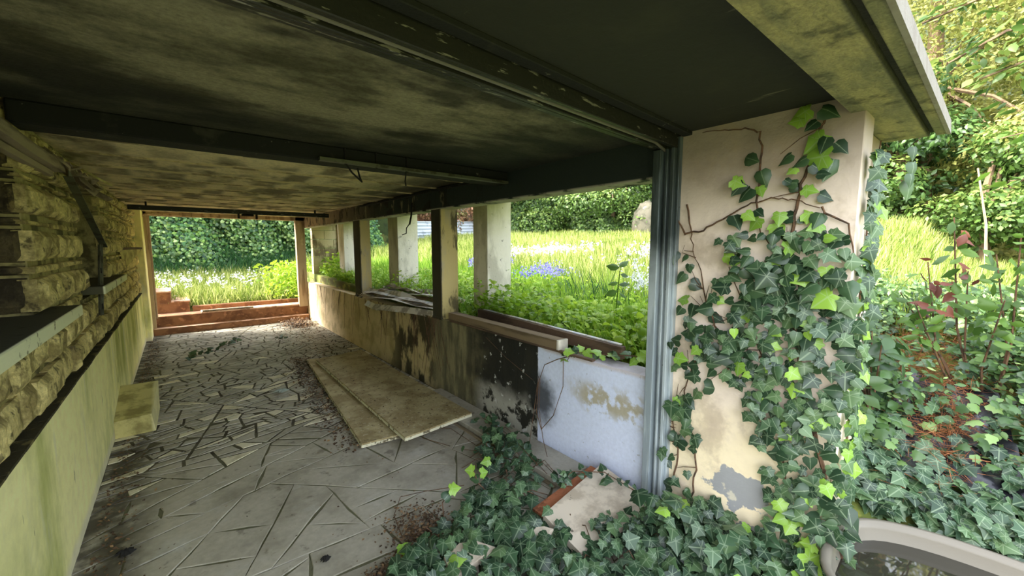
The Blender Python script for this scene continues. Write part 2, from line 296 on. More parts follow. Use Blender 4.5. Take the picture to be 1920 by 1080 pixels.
class MB:
    def __init__(s): s.v = []; s.f = []
    def add(s, vs, fs):
        k = len(s.v); s.v += [tuple(v) for v in vs]; s.f += [tuple(i+k for i in f) for f in fs]; return s
    def box(s, x0, x1, y0, y1, z0, z1, bev=0, M=None):
        bm = bmesh.new(); bmesh.ops.create_cube(bm, size=1)
        for v in bm.verts: v.co = Vector(((x0+x1)/2+v.co.x*(x1-x0), (y0+y1)/2+v.co.y*(y1-y0), (z0+z1)/2+v.co.z*(z1-z0)))
        if bev: bmesh.ops.bevel(bm, geom=bm.edges[:], offset=bev, segments=1, affect='EDGES')
        if M: bm.transform(M)
        bm.verts.index_update()
        s.add([v.co[:] for v in bm.verts], [[v.index for v in f.verts] for f in bm.faces]); bm.free(); return s
    def hexa(s, b, t):
        """bottom and top quads (ccw from above)"""
        return s.add(list(b)+list(t), [(3, 2, 1, 0), (4, 5, 6, 7), (0, 1, 5, 4), (1, 2, 6, 5), (2, 3, 7, 6), (3, 0, 4, 7)])
    def prism(s, poly, z0, z1, inset=0):
        n = len(poly)
        c = (sum(p[0] for p in poly)/n, sum(p[1] for p in poly)/n)
        a = [(x, y, z0) for x, y in poly]; b = [(x, y, z1-(inset*.6)) for x, y in poly]
        fs = [tuple(range(n))[::-1]] + [(i, (i+1) % n, n+(i+1) % n, n+i) for i in range(n)]
        if inset:
            t = []
            for x, y in poly:
                d = math.hypot(x-c[0], y-c[1]); k = max(0, 1-inset/max(d, 1e-3)); t.append((c[0]+(x-c[0])*k, c[1]+(y-c[1])*k, z1))
            fs += [(n+i, n+(i+1) % n, 2*n+(i+1) % n, 2*n+i) for i in range(n)] + [tuple(range(2*n, 3*n))]
            return s.add(a+b+t, fs)
        return s.add(a+b, fs+[tuple(range(n, 2*n))])
    def tube(s, path, r, n=5, taper=1.0):
        path = [Vector(p) for p in path]; vs = []; m = len(path)
        for i, p in enumerate(path):
            t = (path[min(i+1, m-1)]-path[max(i-1, 0)]).normalized() if m > 1 else Vector((0, 0, 1))
            a = t.cross(Vector((0, 0, 1)) if abs(t.z) < .9 else Vector((1, 0, 0))).normalized(); b = t.cross(a)
            rr = r*(1+(taper-1)*i/max(1, m-1))
            for k in range(n):
                an = 2*math.pi*k/n; vs.append(p+(a*math.cos(an)+b*math.sin(an))*rr)
        fs = [(i*n+k, i*n+(k+1) % n, (i+1)*n+(k+1) % n, (i+1)*n+k) for i in range(m-1) for k in range(n)]
        fs += [tuple(range(n))[::-1], tuple(range((m-1)*n, m*n))]
        return s.add(vs, fs)
    def ribbon(s, path, w, th, up=Vector((0, 0, 1)), roll=0):
        """rectangular bar along a path"""
        path = [Vector(p) for p in path]; vs = []; m = len(path)
        for i, p in enumerate(path):
            t = (path[min(i+1, m-1)]-path[max(i-1, 0)]).normalized()
            a = t.cross(up).normalized(); b = a.cross(t)
            if roll:
                q = Matrix.Rotation(roll, 3, t); a = q @ a; b = q @ b
            for x, y in ((-1, -1), (1, -1), (1, 1), (-1, 1)): vs.append(p+a*x*w/2+b*y*th/2)
        fs = [(i*4+k, i*4+(k+1) % 4, (i+1)*4+(k+1) % 4, (i+1)*4+k) for i in range(m-1) for k in range(4)]
        fs += [(3, 2, 1, 0), tuple(range((m-1)*4, m*4))]
        return s.add(vs, fs)
    def rough(s, x0, x1, y0, y1, z0, z1, amp=.02, nx=6, ny=5, face='x+', seed=0):
        """rock-faced block: box whose outer face is a displaced grid bulging outwards"""
        vs = []; fs = []
        for j in range(ny+1):
            for i in range(nx+1):
                u, w = i/nx, j/ny
                e = min(u, 1-u, w, 1-w)
                bul = amp*(1.2*min(1, e*9)) + amp*.8*mnoise.noise(Vector((u*2.0+seed*3.7, w*1.6+seed*1.3, seed)))*(e > 0) + amp*.5*mnoise.noise(Vector((u*6+seed, w*6, seed*2.1)))*(e > 0)
                ju = .03*mnoise.noise(Vector((w*3, seed, 1.0)))*(1 if e == 0 else .3); jw = .05*mnoise.noise(Vector((u*3, seed, 5.0)))
                if face == 'x+': vs.append((x1+bul, y0+(y1-y0)*min(1, max(0, u+ju)), z0+(z1-z0)*min(1, max(0, w+jw))))
                else: vs.append((x0+(x1-x0)*min(1, max(0, u+ju)), y0-bul, z0+(z1-z0)*min(1, max(0, w+jw))))
        for j in range(ny):
            for i in range(nx):
                a = j*(nx+1)+i; fs.append((a, a+1, a+nx+2, a+nx+1))
        rim = [i for i in range(nx+1)] + [j*(nx+1)+nx for j in range(1, ny+1)] + [ny*(nx+1)+i for i in range(nx-1, -1, -1)] + [j*(nx+1) for j in range(ny-1, 0, -1)]
        k = len(vs); n = len(rim)
        for r_ in rim:
            x, y, z = vs[r_]
            vs.append((x0, y, z) if face == 'x+' else (x, y1, z))
        fs += [(rim[(i+1) % n], rim[i], k+i, k+(i+1) % n) for i in range(n)] + [tuple(k+i for i in range(n))]
        return s.add(vs, fs)
    def build(s, name, m, parent=None, smooth=False, org=None, **kw):
        vs = s.v
        if org is None:
            xs = [v[0] for v in vs]; ys = [v[1] for v in vs]; zs = [v[2] for v in vs]
            org = ((min(xs)+max(xs))/2, (min(ys)+max(ys))/2, min(zs))
        me = bpy.data.meshes.new(name)
        me.from_pydata([(v[0]-org[0], v[1]-org[1], v[2]-org[2]) for v in vs], [], s.f)
        if smooth: me.polygons.foreach_set('use_smooth', [True]*len(me.polygons))
        me.update()
        return link(name, me, m, parent, org, **kw)

def fast_mesh(name, V, F, attrs=None, smooth=False):
    me = bpy.data.meshes.new(name)
    me.vertices.add(len(V)); me.vertices.foreach_set('co', np.ascontiguousarray(V, np.float32).ravel())
    me.loops.add(len(F)*3); me.loops.foreach_set('vertex_index', np.ascontiguousarray(F, np.int32).ravel())
    me.polygons.add(len(F)); me.polygons.foreach_set('loop_start', np.arange(len(F), dtype=np.int32)*3)
    if smooth: me.polygons.foreach_set('use_smooth', np.ones(len(F), bool))
    for k, a in (attrs or {}).items():
        at = me.attributes.new(k, 'FLOAT', 'POINT'); at.data.foreach_set('value', np.ascontiguousarray(a, np.float32))
    me.update(calc_edges=True)
    return me

def tpl(outline, centre, curl=.25, droop=.2):
    """fan leaf template: rim points right side listed base->tip, mirrored"""
    pts = [(0, outline[0][1])] + [p for p in outline[1:-1]] + [outline[-1]] + [(-p[0], p[1]) for p in outline[1:-1][::-1]]
    V = [(0, centre, 0)] + [(x, y, -curl*abs(x)**1.3-droop*y*y) for x, y in pts]
    n = len(pts)
    F = [(0, 1+i, 1+(i+1) % n) for i in range(n)]
    vein = [1.0] + [1.0 if len(p) == 3 or abs(p[0]) < 1e-6 else 0.0 for p in pts]
    return np.array(V, float), np.array(F), np.array(vein)
_iv = [(0, .0), (.22, -.13), (.46, .0), (.40, .17), (.56, .36), (.33, .53), (0, 1.0)]
IVY = tpl(_iv, .22, .28, .22)
IVY[2][:] = [1, 1, 0, 1, 0, 1, 0, 1, 0, 1, 0, 1, 0]
IVY2 = tpl([(0, 0), (.25, -.08), (.45, .1), (.42, .4), (.2, .7), (0, 1.0)], .3, .3, .25)
OVAL = tpl([(0, 0), (.22, .25), (.26, .55), (0, 1.0)], .45, .3, .25)
ROUND = tpl([(0, 0), (.34, -.04), (.52, .22), (.36, .46), (.46, .66), (.2, .74), (0, 1.0)], .4, .3, .25)
ROUND[2][:] = 0
DIAM = (np.array([(0, 0, 0), (.33, .5, .05), (0, 1, -.1), (-.33, .5, .05)], float), np.array([(0, 1, 2), (0, 2, 3)]), np.zeros(4))
BLADE = (np.array([(-.5, 0, 0), (.5, 0, 0), (-.38, .5, .06), (.38, .5, .06), (0, 1, .3)], float), np.array([(0, 1, 3), (0, 3, 2), (2, 3, 4)]), np.zeros(5))

def unit(a): return a/np.maximum(np.linalg.norm(a, axis=-1, keepdims=True), 1e-9)
def scatter(T, P, n, t, S, tint, wid=None):
    """leaf copies: positions P, normals n, tip directions t, sizes S -> verts, faces, attrs"""
    V, F, vein = T
    n = unit(n); t = unit(t-n*(t*n).sum(-1, keepdims=True)); x = np.cross(t, n)
    W = S if wid is None else wid
    out = P[:, None, :] + V[None, :, 0, None]*x[:, None, :]*W[:, None, None] + (V[None, :, 1, None]*t[:, None, :] + V[None, :, 2, None]*n[:, None, :])*S[:, None, None]
    k = len(V); FF = (F[None] + (np.arange(len(P))*k)[:, None, None]).reshape(-1, 3)
    return out.reshape(-1, 3), FF, dict(tint=np.repeat(tint, k), vein=np.tile(vein, len(P)))
def joinm(parts):
    Vs, Fs, A = [], [], {'tint': [], 'vein': []}; k = 0
    for V, F, a in parts:
        Vs.append(V); Fs.append(F+k); k += len(V)
        for q in A: A[q].append(a[q])
    return np.concatenate(Vs), np.concatenate(Fs), {q: np.concatenate(v) for q, v in A.items()}
def leaf_obj(name, parts, m, org, parent=None, **kw):
    V, F, A = joinm(parts) if isinstance(parts, list) else parts
    me = fast_mesh(name, V-np.array(org), F, A)
    return link(name, me, m, parent, org, **kw)
def rnd(n, a=0., b=1.): return rng.uniform(a, b, n)
def rdir(n):
    return unit(rng.normal(size=(n, 3)))
def inpoly(px, py, poly):
    r = np.zeros(len(px), bool); j = len(poly)-1
    for i in range(len(poly)):
        xi, yi = poly[i]; xj, yj = poly[j]
        c = ((yi > py) != (yj > py)) & (px < (xj-xi)*(py-yi)/((yj-yi) or 1e-9)+xi)
        r ^= c; j = i
    return r
def in_poly_pts(poly, n):
    xs = [p[0] for p in poly]; ys = [p[1] for p in poly]; out = []
    c = 0
    while c < n:
        a = rng.uniform(min(xs), max(xs), n*3); b = rng.uniform(min(ys), max(ys), n*3)
        k = inpoly(a, b, poly); out.append(np.stack([a[k], b[k]], 1)); c += k.sum()
    return np.concatenate(out)[:n]

# ================================================================ the setting
XL, XR = -.52, 2.20
CZ = 2.27

def sstep(a, b, x):
    t = np.clip((x-a)/(b-a), 0, 1); return t*t*(3-2*t)
def gz(x, y):
    """height of the ground outside"""
    x = np.asarray(x, float); y = np.asarray(y, float)
    up = .80 + (.108-.043*sstep(1.5, 7.5, y))*np.maximum(0, x-2.6) + (.03+.016*sstep(5, 10, x))*np.maximum(0, y-3)
    low = .10 + .42*np.clip(x-2.35, 0, 2.2)**.9
    low = np.minimum(low, up)
    w = sstep(.1, 1.5, y)
    g = low*(1-w) + up*w
    # left part beyond the far steps
    far = .34 + .13*np.maximum(0, y-10.8)
    wl_ = sstep(2.2, 3.4, x)
    g = np.where(y > 10.6, far*(1-wl_)+g*wl_, g)
    # level yard in front of the porch and beside the building
    g = np.where(x < 2.35, np.where(y > 10.6, g, -.02), g)
    bump = .05*np.sin(x*1.7+1)*np.cos(y*1.3) + .03*np.sin(x*3.1+y*2.3)
    return g + bump*sstep(2.6, 4.5, x)

# ---- ground: one grid with the yard, the bank, the meadow
def ground():
    xs = np.concatenate([np.linspace(-12, 2.34, 12), [2.36], np.linspace(2.45, 8, 34), np.linspace(8.4, 30, 40)])
    ys = np.concatenate([np.linspace(-10, -1, 10), np.linspace(-.8, 10.57, 48), [10.63], np.linspace(10.75, 34, 46)])
    X, Y = np.meshgrid(xs, ys, indexing='ij'); Z = gz(X, Y)
    Z = np.where((X > -.9) & (X < 2.36) & (Y > -1.3) & (Y < 10.58), -.06, Z)
    Z = np.where((X < 2.36) & (Y < -1.2), -.03, Z)
    nx, ny = X.shape
    V = np.stack([X, Y, Z], -1).reshape(-1, 3)
    I = np.arange(nx*ny).reshape(nx, ny)
    a, b, c, d = I[:-1, :-1].ravel(), I[1:, :-1].ravel(), I[1:, 1:].ravel(), I[:-1, 1:].ravel()
    F = np.concatenate([np.stack([a, b, c], 1), np.stack([a, c, d], 1)])
    me = fast_mesh('ground', V, F, smooth=True)
    link('ground', me, 'ground', org=(0, 0, 0), kind='structure')
ground()
def hillside():
    """wooded slope that closes the view behind the meadow and beyond the far steps"""
    xs = np.linspace(-30, 75, 70); ys = np.linspace(-45, 80, 80)
    X, Y = np.meshgrid(xs, ys, indexing='ij')
    r = np.maximum(X-19-(Y < 0)*0, (Y-17.5))
    Z = gz(np.minimum(X, 30), np.clip(Y, -.5, 30)) - .6 + np.clip(r, 0, None)*.62 + 1.2*np.sin(X*.5)*np.cos(Y*.37)*np.clip(r/6, 0, 1)
    keep = r > -1.5
    I = np.arange(X.size).reshape(X.shape)
    V = np.stack([X, Y, Z], -1).reshape(-1, 3)
    a, b, c, d = I[:-1, :-1], I[1:, :-1], I[1:, 1:], I[:-1, 1:]
    k = (keep[:-1, :-1] | keep[1:, 1:]).ravel() 
    a, b, c, d = [q.ravel()[k] for q in (a, b, c, d)]
    F = np.concatenate([np.stack([a, b, c], 1), np.stack([a, c, d], 1)])
    me = fast_mesh('hillside', V, F, smooth=True)
    link('hillside', me, 'hill', org=(0, 0, 0), kind='structure')
hillside()

# ---- floor with crazy paving
floor = MB().box(-.60, 2.24, -1.2, 9.80, -.09, -.005).build('floor', 'joint', kind='structure', org=(0, 0, -.09))
def split_poly(poly, area, aspect):
    def A(p): return abs(sum(p[i][0]*p[(i+1) % len(p)][1]-p[(i+1) % len(p)][0]*p[i][1] for i in range(len(p))))/2
    out = []; st = [poly]
    while st:
        p = st.pop(); c = (sum(q[0] for q in p)/len(p), sum(q[1] for q in p)/len(p))
        target = area(c)*random.uniform(.55, 1.6)
        if A(p) < target: out.append(p); continue
        asp = aspect(c)
        w = (max(q[0] for q in p)-min(q[0] for q in p))/asp; h = max(q[1] for q in p)-min(q[1] for q in p)
        an = (0 if w > h else math.pi/2) + random.gauss(0, .6 if c[1] < 3.6 else .42)   # normal of the cut
        nx_, ny_ = math.cos(an), math.sin(an)
        o = (c[0]+random.uniform(-.12, .12)*w*asp, c[1]+random.uniform(-.12, .12)*h)
        s = [(q[0]-o[0])*nx_+(q[1]-o[1])*ny_ for q in p]
        a, b = [], []
        for i in range(len(p)):
            q, r_ = p[i], p[(i+1) % len(p)]; si, sj = s[i], s[(i+1) % len(p)]
            (a if si >= 0 else b).append(q)
            if si*sj < 0:
                k = si/(si-sj); m_ = (q[0]+(r_[0]-q[0])*k, q[1]+(r_[1]-q[1])*k); a.append(m_); b.append(m_)
        if len(a) < 3 or len(b) < 3: out.append(p); continue
        st += [a, b]
    return out
def shrink(p, d):
    n = len(p); q = []
    ar = sum(p[i][0]*p[(i+1) % n][1]-p[(i+1) % n][0]*p[i][1] for i in range(n))
    if ar < 0: p = p[::-1]
    for i in range(n):
        a, b, c = Vector(p[i-1]), Vector(p[i]), Vector(p[(i+1) % n])
        e1 = (b-a); e2 = (c-b)
        if e1.length < 1e-4 or e2.length < 1e-4: continue
        e1.normalize(); e2.normalize()
        n1 = Vector((-e1.y, e1.x)); n2 = Vector((-e2.y, e2.x)); h = n1+n2
        if h.length < .3: h = n1
        h = h/max(.35, h.length**2/2)*1.0
        q.append((b.x+h.x*d, b.y+h.y*d))
    return q
def rag(q, amp):
    out = []; n = len(q); cx = sum(p[0] for p in q)/n; cy = sum(p[1] for p in q)/n
    for i in range(n):
        a, b = q[i], q[(i+1) % n]; out.append(a); L_ = math.hypot(b[0]-a[0], b[1]-a[1])
        if L_ < .12: continue
        k = 3 if L_ > .35 else 2
        for j in range(1, k):
            f = j/k+random.uniform(-.12, .12); x = a[0]+(b[0]-a[0])*f; y = a[1]+(b[1]-a[1])*f; d = math.hypot(cx-x, cy-y)+1e-6; r_ = random.uniform(0, amp)
            out.append((x+(cx-x)/d*r_, y+(cy-y)/d*r_))
    return out
def area(c):
    x, y = c
    if y < 3.55: return .13
    if y < 4.1: return .035
    return .018
def aspect(c): return 1.3 if c[1] < 3.6 else 1.8
stones = split_poly([(-.53, -1.1), (2.2, -1.1), (2.2, 9.78), (-.53, 9.78)], area, aspect)
good = []
for p in stones:
    c = (sum(q[0] for q in p)/len(p), sum(q[1] for q in p)/len(p))
    d = random.uniform(.001, .0035) if c[1] < 3.6 else random.uniform(.008, .014)
    q = shrink(p, d)
    if c[1] < 4.6: q = rag(q, .014 if c[1] < 3.6 else .006)
    if len(q) < 3: continue
    ar = sum(q[i][0]*q[(i+1) % len(q)][1]-q[(i+1) % len(q)][0]*q[i][1] for i in range(len(q)))/2
    if ar < .002: continue
    good.append((math.hypot(*c)**2/max(ar, 1e-4) if c[1] > .9 else 1e9, q, c))
good.sort(key=lambda g: g[0])
rest = MB()
for i, (k, q, c) in enumerate(good):
    h = random.uniform(-.003, .002)
    if i < 300:
        m_ = 'paving_light' if (c[1] > 3.6 and random.random() < .34) else 'paving'
        MB().prism(q, -.012, h, .004).build('paving_stone', m_, floor)
    else: rest.prism(q, -.012, h, .004)
rest.build('paving_stone', 'paving', floor, kind='stuff')

# ---- left wall: plaster dado, ledge, band and piers of rock-faced stone
wallL = MB().box(-.92, XL, .22, 9.30, -.06, .83).build('wall_left', 'dado', kind='structure', org=(XL, 0, 0))
_lb = MB()
ys = np.linspace(.22, 9.3, 80)
for i in range(79):
    _lb.box(-.6, XL+.004+.006*mnoise.noise(Vector((ys[i]*3, 0, 0))), ys[i], ys[i+1], .834, .846+.006*mnoise.noise(Vector((ys[i]*5, 3, 0))))
_lb.build('ledge', 'ledge', wallL)
_m = MB()
_m.box(-.92, -.565, .22, 9.32, .856, 1.25)
_m.box(-1.10, -.565, .22, .75, 1.25, CZ); _m.box(-1.10, -.565, 3.0, 4.26, 1.25, CZ); _m.box(-.92, -.565, 5.56, 9.32, 1.25, CZ)
_m.box(-.92, -.565, .75, 3.0, 2.12, CZ); _m.box(-.92, -.565, 4.26, 5.56, 2.12, CZ)
_m.build('mortar_core', 'mortar', wallL)
sd_ = 0
def course(z0, z1, y0, y1, lo=.14, hi=.32, x0=-.6, x1=-.54, amp=.016):
    global sd_
    y = y0
    while y < y1-.06:
        w = random.uniform(lo, hi); e = min(y+w, y1)
        if y1-e < .1: e = y1
        sd_ += 1
        MB().rough(x0, x1+random.uniform(-.012, .012), y+.008, e-.010, z0+.006+random.uniform(0, .012), z1-.008-random.uniform(0, .012), amp=amp*random.uniform(.7, 1.5), seed=sd_).build('stone', 'stone', wallL)
        y = e
for (a, b) in ((.865, 1.05), (1.055, 1.235)):
    course(a, b, .24, 9.28, .16, .36)
Z1 = [1.26, 1.345, 1.545, 1.62, 1.80, 1.86, 2.03, 2.12]
for i, (a, b) in enumerate(((1.255, 1.315), (1.32, 1.50), (1.505, 1.56), (1.565, 1.735), (1.74, 1.79), (1.795, 1.955), (1.96, 2.005), (2.01, 2.12), (2.125, 2.24))):
    th_ = (b-a) < .07
    course(a, b, 2.97, 4.28, *((.45, .8) if th_ else (.17, .34)), x1=-.548 if th_ else -.538, amp=.006 if th_ else .016)
    course(a, b, 5.54, 9.28, *((.6, 1.2) if th_ else (.24, .5)), x1=-.548 if th_ else -.538, amp=.006 if th_ else .016)
    course(a, b, .25, .76, .2, .38)
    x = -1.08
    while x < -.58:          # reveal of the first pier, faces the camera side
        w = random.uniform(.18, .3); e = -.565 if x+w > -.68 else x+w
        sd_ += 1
        MB().rough(x+.006, e-.006, 2.985, 3.1, a+.005, b-.005, amp=.02, face='y-', seed=sd_).build('stone', 'stone_shade', wallL)
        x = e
course(2.13, 2.25, .8, 2.95, .3, .6); course(2.13, 2.25, 4.3, 5.5, .3, .6)

# room behind the openings, unseen upper storey added to shade the near planting
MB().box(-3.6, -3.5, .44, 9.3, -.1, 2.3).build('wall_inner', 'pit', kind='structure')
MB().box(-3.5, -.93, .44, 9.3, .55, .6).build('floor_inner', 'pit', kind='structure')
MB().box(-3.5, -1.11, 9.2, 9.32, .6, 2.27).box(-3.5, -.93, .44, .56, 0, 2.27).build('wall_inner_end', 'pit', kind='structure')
MB().box(-6.5, -.60, .46, 9.95, 2.46, 5.9).build('wall_upper_unseen', 'house', kind='structure')

# ---- ceiling in three bays
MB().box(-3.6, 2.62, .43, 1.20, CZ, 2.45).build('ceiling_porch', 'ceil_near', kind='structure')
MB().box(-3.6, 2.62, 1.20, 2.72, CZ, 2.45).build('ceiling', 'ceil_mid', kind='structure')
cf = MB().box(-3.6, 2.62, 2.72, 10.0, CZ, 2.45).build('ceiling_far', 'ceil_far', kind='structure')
for i, y in enumerate(np.arange(3.35, 9.6, .56)):     # fins left by the formwork joints
    b = MB(); 
    for k in range(12):
        x0 = XL+k*.227; b.box(x0, x0+.227, y-.008, y+.008+.004*mnoise.noise(Vector((k, i, 0))), CZ-.012-.008*mnoise.noise(Vector((k*1.7, i, 4))), CZ+.01)
    b.build('formwork_fin', 'fin', cf)

# ---- beams
t = thing('ceiling_beam', (.84, 2.79, 2.17), 'soot-black concrete beam crossing the ceiling under the middle of the passage', 'beam')
MB().box(XL, 2.20, 2.70, 2.88, 2.172, CZ, .008).build('beam_body', 'soot_beam', t)
cs = MB().box(.70, 2.17, 2.66, 2.705, 2.168, 2.188).build('casing', 'steel', t)
for x in (.86, 1.06, 1.28):
    MB().box(x-.006, x+.006, 2.688, 2.70, 2.165, CZ).build('clip', 'cable', cs)
MB().tube([(.86, 2.69, 2.17), (.9, 2.70, 2.12), (.97, 2.72, 2.07), (.96, 2.73, 2.10), (.95, 2.74, 2.16)], .006).tube([(1.27, 2.69, 2.17), (1.26, 2.69, 2.10), (1.27, 2.7, 2.07)], .005).build('torn_wire', 'cable', t)
t = thing('side_beam', (2.27, 5.6, 2.04), 'long burnt concrete beam carried by the inner row of pillars', 'beam')
def wobbeam():
    b = MB(); yy = np.linspace(1.31, 9.98, 70)
    for i in range(69):
        k = mnoise.noise(Vector((yy[i]*2.3, 1, 0)))*(.012 if yy[i] > 3.5 else .003)
        b.box(XR-.005+k, 2.36, yy[i], yy[i+1], 2.045+k*.6, CZ)
    return b
wobbeam().build('beam_body', 'side_beam', t)
MB().box(2.16, 2.2, 2.9, 6.2, 2.235, 2.255).build('batten', 'soot_beam', t)

# roof edge
t = thing('roof_fascia', (1.0, .31, 2.2), 'lichen-stained concrete roof edge with a drip groove above the ivy wall', 'roof edge')
def ext_x(poly, x0, x1, name, m, par):
    n = len(poly); vs = [(x0, y, z) for y, z in poly]+[(x1, y, z) for y, z in poly]
    fs = [(i, (i+1) % n, n+(i+1) % n, n+i) for i in range(n)]+[tuple(range(n))[::-1], tuple(range(n, 2*n))]
    return MB().add(vs, fs).build(name, m, par)
ext_x([(.435, 2.2), (.432, 2.46), (.34, 2.46), (.215, 2.262), (.205, 2.2), (.240, 2.2), (.243, 2.218), (.262, 2.218), (.265, 2.2)], -1.6, 2.96, 'fascia_beam', 'fascia', t)
ext_x([(.204, 2.197), (.214, 2.262), (.194, 2.262), (.190, 2.197)], -1.6, 2.965, 'fascia_facing', 'fascia_face', t)
MB().box(2.62, 2.96, .436, 10.0, 2.205, 2.46).build('side_fascia', 'fascia', t)

# ---- right-hand walls
def par_top(y): return .845
wr = MB()
yy = np.linspace(1.25, 9.95, 60)
for i in range(59):
    k = .006*mnoise.noise(Vector((yy[i]*4, 0, 2)))
    wr.box(XR, 2.36, yy[i], yy[i+1], -.06, .838+k)
wallR = wr.build('wall_right', 'parapet', kind='structure', org=(XR, 5, 0))
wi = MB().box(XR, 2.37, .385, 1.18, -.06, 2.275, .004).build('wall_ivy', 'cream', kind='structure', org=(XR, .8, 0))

# ---- pillars
def pillar(name, x0, x1, y0, y1, z0, z1, m, label, group=None, capm=None):
    t = thing(name, ((x0+x1)/2, (y0+y1)/2, z0), label, 'pillar', group)
    b = MB(); n = 9
    vs = []; 
    for i in range(n+1):
        z = z0+(z1-z0)*i/n
        for (x, y) in ((x0, y0), (x1, y0), (x1, y1), (x0, y1)):
            k = .005*mnoise.noise(Vector((x*9, y*7, z*4)))
            vs.append((x+k, y+k*.7, z))
    fs = [(i*4+k, i*4+(k+1) % 4, (i+1)*4+(k+1) % 4, (i+1)*4+k) for i in range(n) for k in range(4)]+[(3, 2, 1, 0), tuple(range(n*4, n*4+4))]
    b.add(vs, fs); b.build('shaft', m, t)
    MB().box(x0-.008, x1+.008, y0-.008, y1+.008, z0-.012, z0+.02, .006).build('base', m, t)
    return t
pillar('square_pillar', 2.2, 2.42, 3.87, 4.06, .84, 2.05, 'pillar_inner', 'square pillar on the low wall, charred black on its passage side, between the tangled strips and the resting timbers', 'inner pillars on the low wall')
pillar('square_pillar', 2.2, 2.37, 6.38, 6.66, .84, 2.05, 'pillar_inner', 'slim smoke-stained pillar on the low wall at the far end of the tangled strips', 'inner pillars on the low wall')
pillar('outer_pillar', 2.6, 2.93, 3.55, 3.82, .7, 2.21, 'pillar_light', 'broad pale outer pillar rising from the green herbs beside the bluebells', 'outer pillars in the planting')
pillar('outer_pillar', 2.6, 2.93, 5.86, 6.22, .8, 2.21, 'pillar_light', 'pale outer pillar seen between the two pillars on the low wall, leaf shadows on it', 'outer pillars in the planting')
pillar('outer_pillar', 2.6, 2.93, 8.45, 8.78, .8, 2.21, 'pillar_light', 'outer pillar farthest down the passage, white, near the block end wall', 'outer pillars in the planting')
pillar('outer_pillar', 2.60, 2.95, .445, .70, .1, 2.21, 'cream', 'cream outer pillar behind the ivy wall carrying the roof corner', 'outer pillars in the planting')

# end wall of blocks beyond the far planter
t = thing('block_end_wall', (2.9, 10.0, .8), 'block end wall of the planter between the far doorway and the last outer pillar', 'wall')
for r_ in range(7):
    x = 2.36
    while x < 3.3:
        e = min(3.32, x+.46-(r_ % 2)*.2*(x == 2.36))
        MB().box(x+.004, e-.004, 9.92, 10.08, .8+r_*.2+.004, 1.0+r_*.2-.004, .004).build('block', 'cinder', t); x = e
MB().box(2.9, 3.05, 9.86, 9.95, .8, 2.2).build('stud', 'wood', t)

# ---- far doorway frame, steps
t = thing('doorway_frame', (.8, 9.9, 0), 'weathered wooden frame around the bright doorway at the far end', 'door frame')
MB().box(-.53, -.39, 9.84, 9.98, .0, 2.27, .005).build('jamb', 'wood', t)
MB().box(-.39, -.36, 9.88, 9.96, .3, 2.2, .004).build('stop', 'wood', t)
MB().box(2.02, 2.20, 9.84, 9.98, .3, 2.27, .005).build('jamb', 'wood', t)
MB().box(-.53, 2.2, 9.84, 10.0, 2.195, 2.27, .005).build('lintel', 'wood', t)
MB().box(-.56, -.44, 9.30, 9.84, -.02, 2.27, .006).build('pilaster', 'dado', t)
b = MB(); b.tube([(-.50, 9.6, 2.12), (-.42, 9.66, 2.2), (-.30, 9.72, 2.225), (.1, 9.78, 2.21)], .016, 5); b.build('bent_pipe', 'wood', t)
t = thing('far_steps', (.8, 9.9, 0), 'two terracotta steps up to the far doorway with pale worn treads', 'steps')
st1 = MB().box(-.44, 2.19, 9.78, 9.98, -.02, .11, .008).build('step', 'terracotta', t)
st2 = MB().box(-.44, 2.19, 9.95, 10.25, -.02, .325, .008).build('step', 'terracotta', t)
MB().box(.28, 2.19, 9.90, 10.24, .326, .355, .004).build('tread', 'tread', st2)
MB().box(-.44, 2.19, 9.775, 9.95, .111, .122, .003).build('tread', 'tread', st1)
t = thing('loose_plank', (.9, 9.99, .357), 'thin grey plank lying on the upper far step', 'plank')
MB().box(.30, 1.15, 9.905, 9.97, .357, .385, .003, ).build('plank', 'wood_grey', t)
t = thing('garden_steps', (-.2, 10.8, .3), 'terracotta stair flight outside the far doorway on its left', 'steps')
for i, (x1, z) in enumerate(((.12, .53), (-.17, .74), (-.45, .95))):
    gs = MB().box(-1.4, x1, 10.62+.012*i, 11.5, .2, z-.03, .006).build('step', 'terracotta', t)
    MB().box(-1.4 if i == 2 else [.12, -.17, -.45][i+1], x1+.012, 10.605+.012*i, 11.5, z-.03, z, .006).build('tread', 'tread', gs)
t = thing('retaining_curb', (1.2, 10.7, .2), 'low terracotta curb holding the sunny grass beyond the far steps', 'curb')
MB().box(.16, 2.3, 10.62, 10.75, .2, .40, .01).build('curb_body', 'terracotta', t)
MB().box(-.5, 2.4, 10.24, 10.65, .2, .29).build('landing', 'tread', t)

# ---- dark shutter bar under the far ceiling
t = thing('shutter_bar', (.85, 7.7, 2.15), 'dark metal bar slung under the ceiling before the far doorway', 'bar')
br = MB().box(-.49, 2.12, 7.66, 7.74, 2.150, 2.215, .006).build('bar', 'alu_dark', t)
for x in (.78, 1.02): MB().box(x-.012, x+.012, 7.66, 7.74, 2.08, 2.15).build('hook', 'cable', br)
MB().box(.82, .98, 7.655, 7.74, 2.12, 2.15, .005).build('motor_box', 'cable', br)
for x in (-.3, 1.9): MB().box(x-.01, x+.01, 7.68, 7.72, 2.21, 2.27).build('hanger', 'cable', t)

